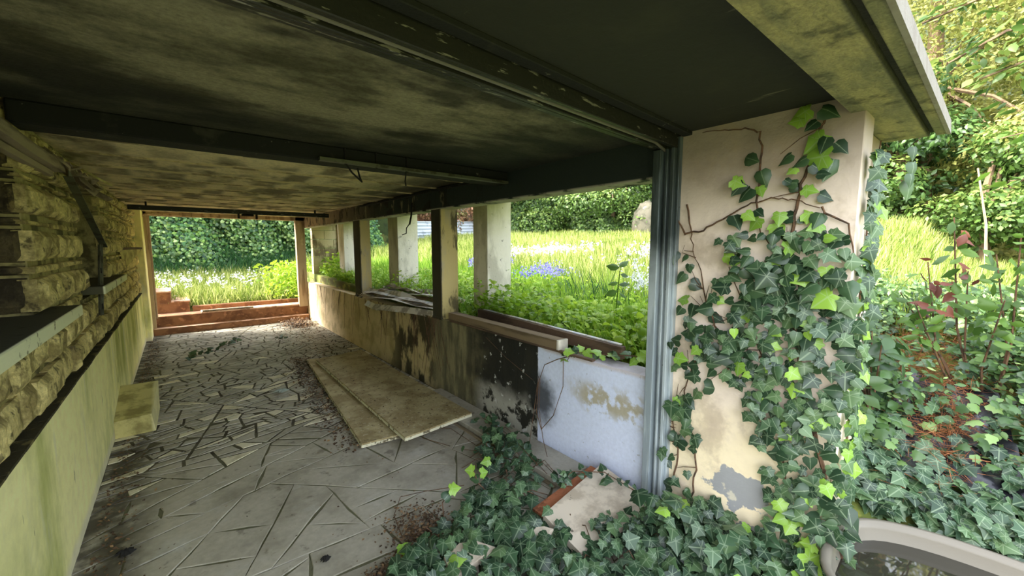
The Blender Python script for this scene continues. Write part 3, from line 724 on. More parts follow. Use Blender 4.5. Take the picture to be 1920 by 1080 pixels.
# ---- sliding-door track: head rail and vertical channel
def rail(b):
    b.v = [(x, y+.11+(x-2.2)*.07, z) for x, y, z in b.v]; return b
t = thing('door_track', (2.0, 1.24, 0), 'metal sliding-door track, galvanised upright against the ivy wall and blackened rail across the ceiling', 'door track')
rail(MB().box(-.5, 2.2, 1.065, 1.09, 2.19, CZ, .003)).build('rail_lip', 'alu_dark', t)
rail(MB().box(-.5, 2.2, 1.09, 1.12, 2.225, CZ, .003)).build('rail_web', 'alu_dark', t)
rail(MB().tube([(-.5, 1.112, 2.203), (.8, 1.112, 2.201), (2.0, 1.115, 2.20), (2.17, 1.14, 2.185)], .008, 8)).build('roller_tube', 'rail_grey', t)
rail(MB().box(-.5, 2.2, 1.135, 1.155, 2.19, CZ, .003)).build('rail_lip', 'alu_dark', t)
rail(MB().box(-.5, 2.2, 1.165, 1.20, 2.195, CZ, .003)).build('rail_lip', 'alu_dark', t)
rail(MB().box(-.5, 2.2, 1.00, 1.05, 2.25, CZ, .003)).build('batten', 'soot_beam', t)
MB().box(2.135, 2.2, 1.175, 1.195, .0, 2.19, .003).build('upright_fin', 'alu', t)
uw = MB().box(2.165, 2.2, 1.195, 1.25, .0, 2.19, .003).build('upright_web', 'alu', t)
MB().box(2.140, 2.2, 1.215, 1.23, .0, 2.19, .003).build('upright_fin', 'alu', t)
MB().box(2.125, 2.2, 1.25, 1.30, .0, 2.19, .004).build('upright_channel', 'alu', t)
MB().box(2.165, 2.2, 1.16, 1.175, .0, 2.25, .003).build('upright_lip', 'alu', t)
for z in (.5, .95, 1.4, 1.85): MB().tube([(2.163, 1.205, z), (2.157, 1.205, z)], .005, 6).build('screw', 'steel', uw)

# ---- counters on the left wall
t = thing('counter', (-.75, 1.8, 1.25), 'thick pale-edged bar counter in the first opening of the stone wall', 'counter')
MB().box(-1.15, -.445, .3, 3.36, 1.252, 1.312, .004).build('worktop', 'counter', t)
t = thing('window_shelf', (-.7, 5.2, 1.28), 'pale-edged sill slab in the second opening of the stone wall', 'shelf')
MB().box(-1.0, -.44, 4.3, 6.0, 1.285, 1.345, .004).build('slab', 'counter', t)
t = thing('corner_shelf', (-.5, 7.3, 1.4), 'small triangular wooden corner shelf on the far stone pier', 'shelf')
MB().add([(-.55, 6.55, 1.63), (-.40, 8.1, 1.63), (-.55, 8.3, 1.63), (-.55, 6.55, 1.60), (-.40, 8.1, 1.60), (-.55, 8.3, 1.60)], [(0, 1, 2), (5, 4, 3), (0, 3, 4, 1), (1, 4, 5, 2), (2, 5, 3, 0)]).build('board', 'wood_dark', t)
MB().add([(-.55, 6.9, 1.6), (-.41, 8.0, 1.6), (-.53, 7.2, 1.36), (-.55, 6.9, 1.58), (-.41, 8.03, 1.58), (-.55, 7.2, 1.36)], [(0, 1, 2), (5, 4, 3), (0, 3, 4, 1), (1, 4, 5, 2), (2, 5, 3, 0)]).build('bracket', 'foam', t)

# ---- slotted angle irons and broken timber on the left wall
t = thing('angle_iron_frame', (-.47, 4.2, 1.1), 'slotted angle-iron post and slanting brace hanging before the stone wall', 'metal frame')
def slot(path_a, path_b, w, name, roll=0):
    MB().ribbon([path_a, path_b], w, .004, up=Vector((1, 0, 0))).build(name, 'steel', t)
slot((-.485, 4.35, 1.12), (-.47, 4.55, 1.66), .035, 'post')
MB().ribbon([(-.485, 4.37, 1.12), (-.47, 4.57, 1.66)], .03, .004, up=Vector((0, 1, 0))).build('flange', 'steel', t)
slot((-.46, 3.50, 2.08), (-.46, 4.70, 1.66), .05, 'brace')
MB().ribbon([(-.46, 3.48, 2.05), (-.46, 4.68, 1.64)], .04, .005, up=Vector((0, 0, 1))).build('flange', 'steel', t)
for k in range(5):
    f = (k+.5)/5
    MB().box(-.462, -.456, 3.5+1.2*f-.02, 3.5+1.2*f+.02, 2.08-.42*f-.006, 2.08-.42*f+.006).build('slot', 'cable', t)
for k in range(4):
    f = (k+.5)/4
    MB().box(-.476, -.468, 4.35+.2*f-.005, 4.35+.2*f+.005, 1.12+.54*f-.02, 1.12+.54*f+.02).build('slot', 'cable', t)
t = thing('wall_plate_timber', (-.46, 2.7, 2.05), 'splintered timber plate running along the top of the stone wall', 'timber')
b = MB(); b.ribbon([(-.53, 1.2, 2.13), (-.52, 2.3, 2.12), (-.51, 2.9, 2.10), (-.50, 3.5, 2.10)], .06, .055); b.build('plate', 'wood_grey', t)
MB().ribbon([(-.53, 1.2, 2.06), (-.53, 2.6, 2.055), (-.52, 3.4, 2.05)], .03, .03).build('batten', 'wood_grey', t)
for k in range(9):
    y = 3.3+k*.2; MB().ribbon([(-.50, y, 2.16), (-.46-random.uniform(0, .06), y+.16, 2.12+random.uniform(-.03, .05)), (-.44-random.uniform(0, .06), y+.35, 2.12+random.uniform(-.08, .06))], .05, .012, roll=random.uniform(-1, 1)).build('splinter', 'wood_grey', t)
MB().ribbon([(-.5, 4.0, 2.19), (-.40, 4.35, 2.14)], .13, .012, roll=.6).build('splinter', 'foam', t)

# ---- hanging cables
t = thing('torn_cable_strip', (2.14, 4.45, 1.8), 'black torn strip hanging from the side beam near the charred pillar', 'cable')
MB().ribbon([(2.15, 4.42, 2.15), (2.14, 4.43, 2.0), (2.13, 4.46, 1.9)], .02, .006, up=Vector((0, 1, 0))).tube([(2.13, 4.46, 1.91), (2.11, 4.50, 1.86), (2.12, 4.53, 1.80), (2.08, 4.56, 1.78)], .006).build('strip', 'cable', t)

# ---- block by the left wall
t = thing('plaster_block', (-.38, 5.0, 0), 'mossy wedge-shaped block on the paving against the plaster wall', 'block')
MB().hexa([(-.518, 4.70, 0), (-.255, 4.70, 0), (-.245, 5.36, 0), (-.518, 5.36, 0)], [(-.518, 4.70, .150), (-.275, 4.70, .162), (-.240, 5.36, .285), (-.518, 5.36, .29)]).build('block_body', 'foam', t)
# ---- two boards
def board(pts, z, th, tilt, name, label):
    c = np.mean(np.array(pts), 0)
    t = thing(name, (c[0], c[1], z-th), label, 'board', 'boards lying on the paving')
    zz = [z+tilt[i] for i in range(4)]
    pn = MB().hexa([(p[0], p[1], q-th) for p, q in zip(pts, zz)], [(p[0], p[1], q) for p, q in zip(pts, zz)]).build('panel', 'board', t)
    a, b_ = Vector(pts[0]+(0,)), Vector(pts[1]+(0,))
    for i in range(4):
        p, q = Vector(pts[i]), Vector(pts[(i+1) % 4]); d = (q-p).normalized(); nn = Vector((d.y, -d.x))*.004
        e = MB().hexa([(p.x, p.y, zz[i]-th*.98), (p.x+nn.x, p.y+nn.y, zz[i]-th*.98), (q.x+nn.x, q.y+nn.y, zz[(i+1) % 4]-th*.98), (q.x, q.y, zz[(i+1) % 4]-th*.98)],
                      [(p.x, p.y, zz[i]-th*.35), (p.x+nn.x, p.y+nn.y, zz[i]-th*.35), (q.x+nn.x, q.y+nn.y, zz[(i+1) % 4]-th*.35), (q.x, q.y, zz[(i+1) % 4]-th*.35)])
        e.build('edge_strip', 'board_edge', pn)
board([(1.05, 3.18), (1.74, 3.10), (1.98, 6.05), (1.31, 6.12)], .045, .036, (0, 0, 0, 0), 'fallen_board', 'lower of the two dirty boards lying on the paving, edge grown over with debris')
board([(1.335, 2.98), (2.03, 3.04), (2.04, 6.03), (1.372, 5.88)], .088, .036, (0, 0, 0, 0), 'fallen_board', 'upper of the two boards on the paving, brown and flecked with dirt')
# ---- curb and slab at the foot of the white wall
t = thing('threshold_curb', (2.03, 2.6, 0), 'narrow stone curb along the foot of the burnt wall by the boards', 'curb')
MB().box(1.90, 2.195, 1.78, 3.9, .0, .05, .006).build('curb_body', 'paving', t)
MB().box(1.865, 1.893, 1.8, 3.4, .0, .018, .003).build('strip', 'wood_grey', t)
t = thing('marble_slab', (1.95, 1.48, .05), 'beige marble slab leaning over an orange brick in the ivy at the foot of the white wall', 'slab')
MB().hexa([(1.50, 1.25, .03), (2.10, 1.19, .07), (2.17, 1.64, .10), (1.53, 1.56, .06)], [(1.50, 1.25, .07), (2.10, 1.19, .11), (2.17, 1.64, .14), (1.53, 1.56, .10)]).build('slab_body', 'marble', t)
t = thing('orange_brick_strip', (1.9, 1.7, 0), 'orange brick strip under the edge of the marble slab', 'brick')
MB().hexa([(1.56, 1.60, 0), (2.18, 1.67, 0), (2.18, 1.74, 0), (1.56, 1.68, 0)], [(1.56, 1.60, .06), (2.18, 1.67, .08), (2.18, 1.74, .08), (1.56, 1.68, .06)]).build('brick_body', 'orange', t)
for i, (x, y, s, lab) in enumerate(((1.02, 1.60, .16, 'broken pale tile poking from the ivy at the bottom edge'), (1.42, 1.47, .08, 'small pale tile piece among the ivy leaves below the marble slab'))):
    t = thing('broken_tile', (x, y, 0), lab, 'tile', 'broken tiles in the ivy')
    MB().prism([(x-s*.8, y-s*.6), (x+s*.9, y-s*.4), (x+s*.6, y+s*.2), (x+s*.1, y+s*.5), (x-s*.6, y+s*.3)], .07, .10, .003).prism([(x-s*.3, y-s*.3), (x+s*.3, y-s*.3), (x, y+s*.2)], 0, .07).build('tile_body', 'marble', t)

# ---- timbers on the parapet
t = thing('box_gutter', (2.25, 2.8, .85), 'brown hollow box gutter with a white cut end resting on the low wall', 'gutter')
A_, B_ = Vector((2.25, 3.72, .892)), Vector((2.22, 2.08, .892))
MB().ribbon([A_, B_], .10, .085).build('gutter_body', 'wood_mid', t)
MB().ribbon([B_+Vector((0, .0, 0)), B_+Vector((0, -.02, 0))], .104, .089).build('cut_end', 'pillar_light', t)
MB().ribbon([A_+Vector((-.05, -.05, -.036)), B_+Vector((-.045, -.35, -.036))], .035, .014).build('drip_board', 'wood_dark', t)
t = thing('dark_timber', (2.4, 2.4, .85), 'dark brown timber behind the box gutter with white-flecked far edge', 'timber')
MB().ribbon([(2.42, 3.45, .94), (2.36, 1.62, .90)], .05, .09).build('timber_body', 'wood_dark', t)
MB().ribbon([(2.45, 3.4, .985), (2.39, 1.66, .95)], .03, .008).build('edge_strip', 'strip', t)

# ---- tangled plastic strips sagging over the parapet between the pillars
for i in range(11):
    y0 = 6.35-i*.06; dx = i*.035
    sag = [0.0, .02, -.0, .03, .05][i % 5]
    p = [(2.14+dx+.06*math.sin(i), 6.5-i*.05, .86+.006*i), (2.12+dx, 5.9, .875+.008*i+.03*math.sin(i*2)), (2.16+dx, 5.2, .87+.009*i), (2.21+dx*1.2, 4.6, .865+.006*i+.02*math.sin(i)), (2.26+dx*1.2, 4.15, .86+.004*i)]
    if i in (0, 1): p = [(2.13+.02*i, 6.0-.2*i, .80-.03*i), (2.10+.02*i, 5.6-.1*i, .79-.02*i), (2.13+.02*i, 5.0, .83), (2.19+.02*i, 4.5, .855), (2.24+.02*i, 4.15, .858)]
    t = thing('plastic_strip', (2.2+dx, 5.3, .85), ['lowest drooping pale strip hanging over the passage face of the low wall', 'second drooping strip hanging over the passage face, just above the lowest', 'strip nearest the passage in the tangle on top of the low wall', 'brown strip second from the passage in the tangle on the low wall', 'pale strip third from the passage in the tangle on the low wall', 'pale strip fourth from the passage in the tangle on the low wall', 'brown strip fifth from the passage in the tangle on the low wall', 'pale strip sixth from the passage in the tangle on the low wall', 'pale strip seventh from the passage in the tangle on the low wall', 'brown strip next to the outermost in the tangle on the low wall', 'outermost pale strip of the tangle, against the planter weeds'][i], 'strip', 'strips drooping over the wall face' if i < 2 else 'tangled strips on the low wall')
    MB().ribbon([(x, y, z+(.02+.012*i)*abs(math.sin(y*3+i))*(i > 1)) for x, y, z in p], .085-.002*i, .006, roll=[.9, .5, .1, -.3, .3][i % 5]).build('strip_body', 'strip' if i not in (3, 6, 9) else 'wood_mid', t)
# dead grass nest round the foot of the far inner pillar
P = np.stack([2.27+rng.normal(0, .07, 260), 6.15+rng.normal(0, .14, 260), .85+np.abs(rng.normal(0, .035, 260))], 1)
d = rdir(260); d[:, 2] *= .25
leaf_obj('dry_grass_nest', scatter(BLADE, P, rdir(260), d, rnd(260, .08, .18), rnd(260), wid=np.full(260, .004)), 'straw', (2.27, 6.15, .84), kind='stuff', label='nest of dry grass round the foot of the slim far pillar', cat='dry grass')

# ================================================================ ivy
VINES=[
  [(0.317, 0.194), (0.382, 0.452), (0.466, 0.825), (0.55, 1.183), (0.612, 1.503), (0.607, 1.75), (0.595, 1.894), (0.56, 2.03), (0.542, 2.141), (0.5, 2.221)] ,
  [(0.535, 0.258), (0.582, 0.648), (0.673, 1.025), (0.785, 1.303), (0.875, 1.543)] ,
  [(0.758, 1.885), (0.752, 2.061), (0.769, 2.189), (0.837, 2.22), (0.939, 2.242), (1.048, 2.246)] ,
  [(0.76, 1.911), (0.758, 1.757), (0.662, 1.602)] ,
  [(1.125, 1.713), (1.022, 1.733), (0.915, 1.79), (0.816, 1.851), (0.701, 1.875), (0.613, 1.857), (0.511, 1.816)] ,
  [(1.125, 1.713), (1.17, 1.804), (1.165, 1.892)] ,
  [(1.118, 1.874), (1.087, 1.741), (1.069, 1.624)] ,
  [(0.881, 1.147), (0.941, 1.253), (0.989, 1.364), (1.015, 1.479), (1.069, 1.624)] ,
  [(1.008, 0.212), (0.991, 0.382), (1.005, 0.536), (1.061, 0.675), (1.083, 0.796), (1.058, 0.929), (0.99, 1.097), (0.927, 1.255)] ,
  [(1.123, 0.255), (1.1, 0.466), (1.149, 0.612), (1.095, 0.728)] ,
  [(0.881, 1.147), (0.737, 1.309), (0.606, 1.403), (0.45, 1.466)] ,
  [(0.846, 1.01), (0.679, 1.131), (0.511, 1.216), (0.368, 1.335)] ,
  [(0.511, 1.816), (0.414, 1.742), (0.366, 1.563)] ,
]
SINGLES= [(0.822, 1.956), (0.784, 1.926), (0.749, 2.006), (0.749, 1.93), (0.868, 1.975), (0.817, 2.076), (0.512, 2.124), (0.496, 2.105), (0.535, 2.18), (0.588, 2.202), (0.487, 2.03), (0.477, 2.017), (0.626, 2.06), (0.546, 2.001), (0.563, 2.031), (0.644, 1.948), (0.628, 1.922), (0.597, 1.93), (0.52, 1.956), (0.515, 1.874), (0.571, 1.899), (0.473, 2.083), (0.571, 2.243), (0.523, 2.227), (0.601, 1.995), (0.863, 1.801), (0.802, 1.811), (0.766, 1.822), (0.741, 1.782), (0.682, 1.754), (0.652, 1.802), (0.609, 1.787), (0.587, 1.774), (0.568, 1.797), (0.668, 1.703), (0.637, 1.727), (0.713, 1.704), (0.747, 1.692), (0.784, 1.705), (0.603, 1.701), (0.524, 1.723), (0.509, 1.793), (0.497, 1.746), (0.474, 1.699), (1.168, 1.617), (1.099, 1.6), (1.072, 1.55), (1.1, 1.498), (1.071, 1.535), (1.078, 1.355), (1.091, 1.308), (1.031, 1.33), (0.956, 1.28), (0.919, 1.371), (0.968, 1.22), (0.889, 1.598), (0.827, 1.593), (0.851, 1.571), (0.776, 1.573), (0.767, 1.626), (1.067, 1.446), (0.931, 1.327)]
DENSE= [([(0.73, 1.601), (0.468, 1.745), (0.393, 1.697), (0.341, 1.247), (0.32, 0.635), (0.299, 0.206), (0.544, 0.04), (0.598, 0.363), (0.649, 0.62), (0.762, 0.89), (0.854, 1.152), (0.84, 1.379)], 520), ([(0.969, 1.249), (0.831, 1.213), (0.69, 0.911), (0.816, 0.932), (0.986, 1.007), (1.087, 1.232)], 60), ([(1.171, 1.093), (1.027, 1.241), (0.986, 1.007), (0.92, 0.843), (1.03, 0.685), (1.114, 0.786)], 22), ([(1.181, 0.8), (1.067, 0.8), (0.963, 0.552), (0.999, 0.346), (1.022, 0.171), (1.152, 0.138), (1.185, 0.499)], 30), ([(0.91, 1.708), (0.505, 1.723), (0.446, 1.419), (0.834, 1.268), (0.922, 1.428)], 44), ([(0.724, 0.207), (0.549, 0.472), (0.523, 0.055), (0.765, -0.0)], 25)]
GROUND= [[(0.593, 1.712), (0.891, 1.822), (1.186, 1.924), (1.41, 2.022), (1.608, 1.937), (1.552, 1.62), (1.696, 1.376), (2.06, 1.265), (2.31, 1.091), (2.258, 0.909), (2.256, 0.689), (2.255, 0.499), (2.197, 0.361), (1.471, 0.648), (0.659, 1.322)], [(1.604, 2.298), (1.986, 2.68), (2.023, 2.271), (1.789, 1.87), (1.598, 1.718), (1.399, 1.684), (1.313, 1.885)]]
_var = {}
def leaf_variants(key, T, m, tints):
    out = []
    for i, q in enumerate(tints):
        V = T[0].copy(); V[:, 2] += .06*np.sin(V[:, 0]*7+i)+.03*np.cos(V[:, 1]*9+i*2); V[:, 0] *= 1+.12*math.sin(i*2.1)
        me = fast_mesh('leaf', V, T[1], dict(tint=np.full(len(V), q), vein=T[2]), smooth=False); me.materials.append(MT[m]); out.append(me)
    _var[key] = out
leaf_variants('ivy', IVY, 'ivy', [.05, .15, .25, .35, .45, .55, .65, .75])
leaf_variants('ivy2', IVY2, 'ivy', [.1, .3, .5])
leaf_variants('ivy_new', IVY, 'ivy', [.9, 1.0])
def leaf_objs(parent, P, n, t, S, keys, name='leaf'):
    n = unit(n); t = unit(t-n*(t*n).sum(-1, keepdims=True)); x = np.cross(t, n); W = np.array(WL(parent))
    for i in range(len(P)):
        me = random.choice(_var[keys[i]])
        o = bpy.data.objects.new(name, me); C.objects.link(o); o.parent = parent
        M_ = Matrix(((x[i][0], t[i][0], n[i][0]), (x[i][1], t[i][1], n[i][1]), (x[i][2], t[i][2], n[i][2]))) * float(S[i])
        M4 = M_.to_4x4(); M4.translation = Vector(P[i]-W); o.matrix_basis = M4

# ivy climbing the cream wall
t = thing('climbing_ivy', (2.15, .6, 0), 'green ivy climbing the cream wall beside the metal track', 'ivy')
b = MB()
for v in VINES:
    p = []
    for (y, z) in v: p.append((2.188-random.uniform(0, .01), y, z))
    q = []
    for a, c in zip(p[:-1], p[1:]):
        for k in range(4):
            f = k/4; q.append((a[0]+(c[0]-a[0])*f, a[1]+(c[1]-a[1])*f+random.uniform(-.008, .008), a[2]+(c[2]-a[2])*f+random.uniform(-.006, .006)))
    q.append(p[-1]); b.tube(q, .0055 if v is not VINES[0] else .011, 5, .4)
for k in range(70):       # side runners
    v = random.choice(VINES[:2]+VINES[7:12]); i = random.randrange(len(v)-1); f = random.random()
    y = v[i][0]+(v[i+1][0]-v[i][0])*f; z = v[i][1]+(v[i+1][1]-v[i][1])*f; a = random.uniform(-1, 1.9); l = random.uniform(.05, .18)
    b.tube([(2.19, y, z), (2.18, y+math.cos(a)*l*.5, z+math.sin(a)*l*.4), (2.185, min(1.12, y+math.cos(a)*l), z+math.sin(a)*l)], .0025, 4, .5)
b.build('stem', 'twig', t)
Pl = [np.array(SINGLES)]; 
for poly, n_ in DENSE: Pl.append(in_poly_pts(poly, int(n_*.92)))
YZ = np.concatenate(Pl); n_ = len(YZ)
P = np.stack([2.185-rnd(n_, .0, .05)-(np.arange(n_) > 62)*rnd(n_, 0, .045), YZ[:, 0], np.maximum(YZ[:, 1], .06)], 1)
nn = np.stack([-np.ones(n_), rng.normal(-.15, .32, n_), rnd(n_, .05, .75)], 1)
tt = np.stack([-rnd(n_, 0, .3), rng.normal(0, .75, n_), rnd(n_, -1, .1)], 1)
S = rnd(n_, .038, .075)*np.where(rnd(n_) < .15, 1.35, 1.0); S[:62] = rnd(62, .04, .085)
for i, s in ((6, .10), (10, .115), (11, .10), (0, .08), (2, .09), (12, .07), (19, .07)): S[i] = s
key = np.where(rnd(n_) < .07, 'ivy_new', np.where(rnd(n_) < .35, 'ivy2', 'ivy'))
key[:62] = np.where(rnd(62) < .3, 'ivy_new', 'ivy2')
idx = np.argsort(-S); big = np.concatenate([np.arange(62), idx[idx >= 62][:238]]); small = np.setdiff1d(np.arange(n_), big)
leaf_objs(t, P[big], nn[big], tt[big], S[big], key[big])
tint = np.where(rnd(n_) < .07, rnd(n_, .88, 1), rnd(n_, 0, .8))
s1, s2 = small[::2], small[1::2]
leaf_obj('ivy_foliage', [scatter(IVY, P[s1], nn[s1], tt[s1], S[s1], tint[s1]), scatter(IVY2, P[s2], nn[s2], tt[s2], S[s2], tint[s2])], 'ivy', (2.15, .6, 0), parent=t, kind='stuff')

# ivy on the outer edge of the wall and on the outer pillar
t = thing('edge_ivy', (2.5, .4, .6), 'brighter ivy trailing down the free edge of the cream wall and the outer pillar', 'ivy')
b = MB(); parts = []
b.tube([(2.40, .40, .5), (2.42, .41, 1.1), (2.38, .40, 1.6), (2.40, .41, 2.1), (2.38, .42, 2.2)], .006, 5, .5)
b.build('stem', 'twig', t); b = MB()
b.tube([(2.66, .43, .4), (2.70, .43, 1.0), (2.68, .43, 1.5), (2.72, .43, 1.9), (2.78, .42, 2.18)], .006, 5, .5)
b.build('stem', 'twig', t)
n_ = 230; z = rnd(n_, .1, 1.0)**.75*2.05; k = rnd(n_) < .55
P = np.stack([np.where(k, 2.27+rng.normal(0, .035, n_), 2.69+rng.normal(0, .05, n_)), np.where(k, .365, .425)-rnd(n_, 0, .04), z], 1)
nn = np.stack([rng.normal(-.5, .4, n_), -np.ones(n_), rnd(n_, 0, .7)], 1); tt = np.stack([rng.normal(0, .7, n_), -rnd(n_, 0, .3), -rnd(n_, .2, 1)], 1)
parts.append(scatter(IVY, P, nn, tt, rnd(n_, .04, .075), np.where(rnd(n_) < .2, rnd(n_, .82, 1), rnd(n_, .2, .8))))
P = np.array([(2.80, .30, 2.13), (2.82, .30, 2.06), (2.79, .30, 2.0), (2.83, .31, 1.97)]); n4 = 4
parts.append(scatter(IVY2, P, np.tile((-.6, -1, .2), (4, 1)), np.tile((.1, 0, -1.), (4, 1)), np.array([.07, .08, .07, .1]), np.array([.5, .6, .5, .7])))
leaf_obj('ivy_foliage', parts, 'ivy', (2.5, .4, .6), parent=t, kind='stuff')

# ivy spreading over the floor
t = thing('ground_ivy', (1.6, 1.2, 0), 'dense dark ivy spreading over the paving at the foot of the walls', 'ivy')
def ground_leaves(poly, n_, zmax, tip=(-.5, -.6)):
    q = in_poly_pts(poly, n_)
    P = np.stack([q[:, 0], q[:, 1], .02+rnd(n_)*zmax], 1)
    nn = np.stack([rng.normal(-.25, .38, n_), rng.normal(-.35, .38, n_), np.ones(n_)], 1)
    tt = np.stack([rng.normal(tip[0], .8, n_), rng.normal(tip[1], .8, n_), rnd(n_, -.5, .1)], 1)
    return P, nn, tt
a = ground_leaves([(p[0], p[1]) for p in GROUND[0]], 1150, .12); c_ = ground_leaves(GROUND[1], 95, .16); e_ = ground_leaves([(1.9, 1.25), (2.19, 1.0), (2.19, .36), (1.75, .5)], 330, .26)
P, nn, tt = [np.concatenate(q) for q in zip(a, c_, e_)]; n_ = len(P)
# keep the slab top open
slabm = inpoly(P[:, 0], P[:, 1], [(1.53, 1.33), (1.75, 1.42), (2.12, 1.30), (2.17, 1.66), (1.53, 1.60)]); keep = ~(slabm & (rnd(n_) < .93)); P, nn, tt = P[keep], nn[keep], tt[keep]; n_ = len(P)
S = rnd(n_, .05, .088)*np.where(rnd(n_) < .12, 1.25, 1)
key = np.where(rnd(n_) < .04, 'ivy_new', 'ivy')
near = P[:, 2]*3+rnd(n_)*.25; big = np.argsort(-near)[:300]; small = np.setdiff1d(np.arange(n_), big)
leaf_objs(t, P[big], nn[big], tt[big], S[big], key[big])
leaf_obj('ivy_foliage', scatter(IVY, P[small], nn[small], tt[small], S[small], rnd(n_, 0, .7)[small]), 'ivy', (1.6, 1.2, 0), parent=t, kind='stuff')
b = MB()
for k in range(60):
    q = in_poly_pts(GROUND[k % 2], 1)[0]; a = random.uniform(0, 6.3); l = random.uniform(.1, .3)
    b.tube([(q[0], q[1], .01), (q[0]+math.cos(a)*l*.5, q[1]+math.sin(a)*l*.5, .06+random.uniform(0, .06)), (q[0]+math.cos(a)*l, q[1]+math.sin(a)*l, .02)], .003, 4)
b.tube([(1.45, 1.95, .05), (1.38, 2.0, .14), (1.36, 2.02, .22)], .004, 4); b.tube([(1.1, 1.95, .03), (1.12, 2.0, .12), (1.18, 1.98, .2)], .004, 4)
b.build('stem', 'twig', t)
q = np.array([(1.36, 2.02, .22), (1.38, 2.0, .17), (1.40, 2.0, .2), (1.12, 1.98, .15), (1.16, 1.98, .2), (1.45, 2.0, .1), (.80, 1.86, .1), (.84, 1.8, .08), (.66, 1.72, .06), (.95, 1.75, .12)])
leaf_objs(t, q, np.stack([rng.normal(-.6, .4, 10), rng.normal(-.8, .3, 10), np.ones(10)*.6], 1), np.stack([rng.normal(0, 1, 10), rng.normal(0, 1, 10), -np.ones(10)*.6], 1), np.full(10, .07), ['ivy_new', 'ivy2']*5)
# ivy runners on the burnt wall foot, on the far paving
def runner(name, pts, n_, label, s=.06, spread=.05, key_='ivy2'):
    c = pts[0]; t = thing(name, c, label, 'ivy')
    MB().tube(pts, .004, 4, .6).build('stem', 'twig', t)
    pts = np.array(pts); f = rnd(n_)*(len(pts)-1); i = np.minimum(f.astype(int), len(pts)-2); w = (f-i)[:, None]
    P = pts[i]*(1-w)+pts[i+1]*w+rng.normal(0, spread, (n_, 3))*[1, 1, .4]; P[:, 2] = np.maximum(P[:, 2], .015)
    leaf_objs(t, P, np.stack([rng.normal(-.4, .5, n_), rng.normal(-.5, .4, n_), np.ones(n_)*.8], 1), rng.normal(0, 1, (n_, 3)), rnd(n_, s*.6, s*1.2), [key_ if random.random() < .7 else 'ivy' for _ in range(n_)])
runner('ivy_runner', [(1.85, 1.95, .12), (1.95, 2.3, .12), (2.02, 2.6, .10), (2.05, 2.9, .08)], 34, 'ivy runner climbing over the stone curb below the burnt wall', .07, .05)
runner('ivy_runner', [(1.75, 2.1, .12), (1.7, 2.35, .10), (1.62, 2.55, .06)], 16, 'short ivy shoot on the paving beside the stone curb', .06, .04)
runner('ivy_runner', [(2.10, 1.25, .12), (2.02, 1.5, .2), (1.9, 1.66, .18), (1.8, 1.72, .10)], 34, 'ivy sprig lying over the top of the marble slab', .05, .03)
runner('ivy_runner', [(.0, 7.35, .02), (.15, 7.6, .03), (.35, 7.75, .02)], 14, 'small ivy runner on the far paving toward the stone wall', .10, .05)
runner('ivy_runner', [(.42, 7.9, .02), (.6, 8.2, .03), (.8, 8.4, .02)], 12, 'small ivy runner on the far paving nearest the terracotta steps', .10, .05)
runner('ivy_runner', [(1.2, 8.0, .02), (1.32, 8.2, .03), (1.4, 8.0, .02)], 8, 'small ivy sprig on the far paving toward the low wall', .08, .05)

# dry roots hanging down the far parapet
t = thing('hanging_roots', (2.17, 6.3, .1), 'thin dry stems trailing down the passage face of the low wall', 'roots')
b = MB()
for k in range(44):
    y = random.choice([random.uniform(4.4, 6.5), random.uniform(5, 9.0), random.uniform(3.9, 4.6)]); l = random.uniform(.3, .78); dy = random.uniform(-.25, .25)
    b.tube([(2.193, y, .84), (2.185, y+dy*.4, .84-l*.35), (2.19, y+dy*.7, .84-l*.7), (2.188, y+dy, .84-l)], random.uniform(.0028, .005), 3, .5)
b.build('stem', 'twig', t)
t = thing('hanging_vine_loop', (2.15, 2.2, .2), 'looping thin vine hanging over the edge between black and white wall paint', 'vine')
b = MB()
b.tube([(2.19, 1.9, .86), (2.15, 2.05, .80), (2.16, 2.2, .72), (2.17, 2.28, .55), (2.17, 2.30, .3), (2.13, 2.2, .2), (2.14, 2.08, .35), (2.16, 2.0, .6), (2.18, 2.02, .8)], .0035, 4)
b.tube([(2.18, 2.27, .6), (2.15, 2.25, .35), (2.10, 2.15, .15), (2.05, 2.05, .06)], .0025, 4)
b.tube([(2.18, 2.29, .6), (2.14, 2.3, .3), (2.05, 2.25, .1), (1.95, 2.1, .06), (1.9, 1.9, .05)], .0025, 4)
b.tube([(2.17, 3.0, .80), (2.18, 2.7, .66), (2.18, 2.35, .55)], .002, 4)
b.build('stem', 'twig', t)
MB().tube([(1.62, 2.75, .01), (1.5, 3.0, .02), (1.62, 3.15, .03), (1.78, 3.0, .02), (1.78, 2.6, .02), (1.9, 2.4, .06)], .003, 4).build('dry_vine', 'twig', label='curling dry vine lying on the paving beside the boards', cat='vine')
MB().tube([(.87, 2.02, .01), (.9, 2.2, .03), (1.0, 2.33, .04), (1.15, 2.3, .03), (1.35, 2.12, .08)], .0025, 4).build('dry_vine', 'twig', label='arched thin vine on the paving at the tip of the ground ivy', cat='vine')

for o in list(C.objects):
    if o.name.startswith('stem') and o.parent and o.parent.name.split('.')[0] in ('climbing_ivy', 'ground_ivy', 'hanging_roots', 'hanging_vine_loop'): o['kind'] = 'stuff'

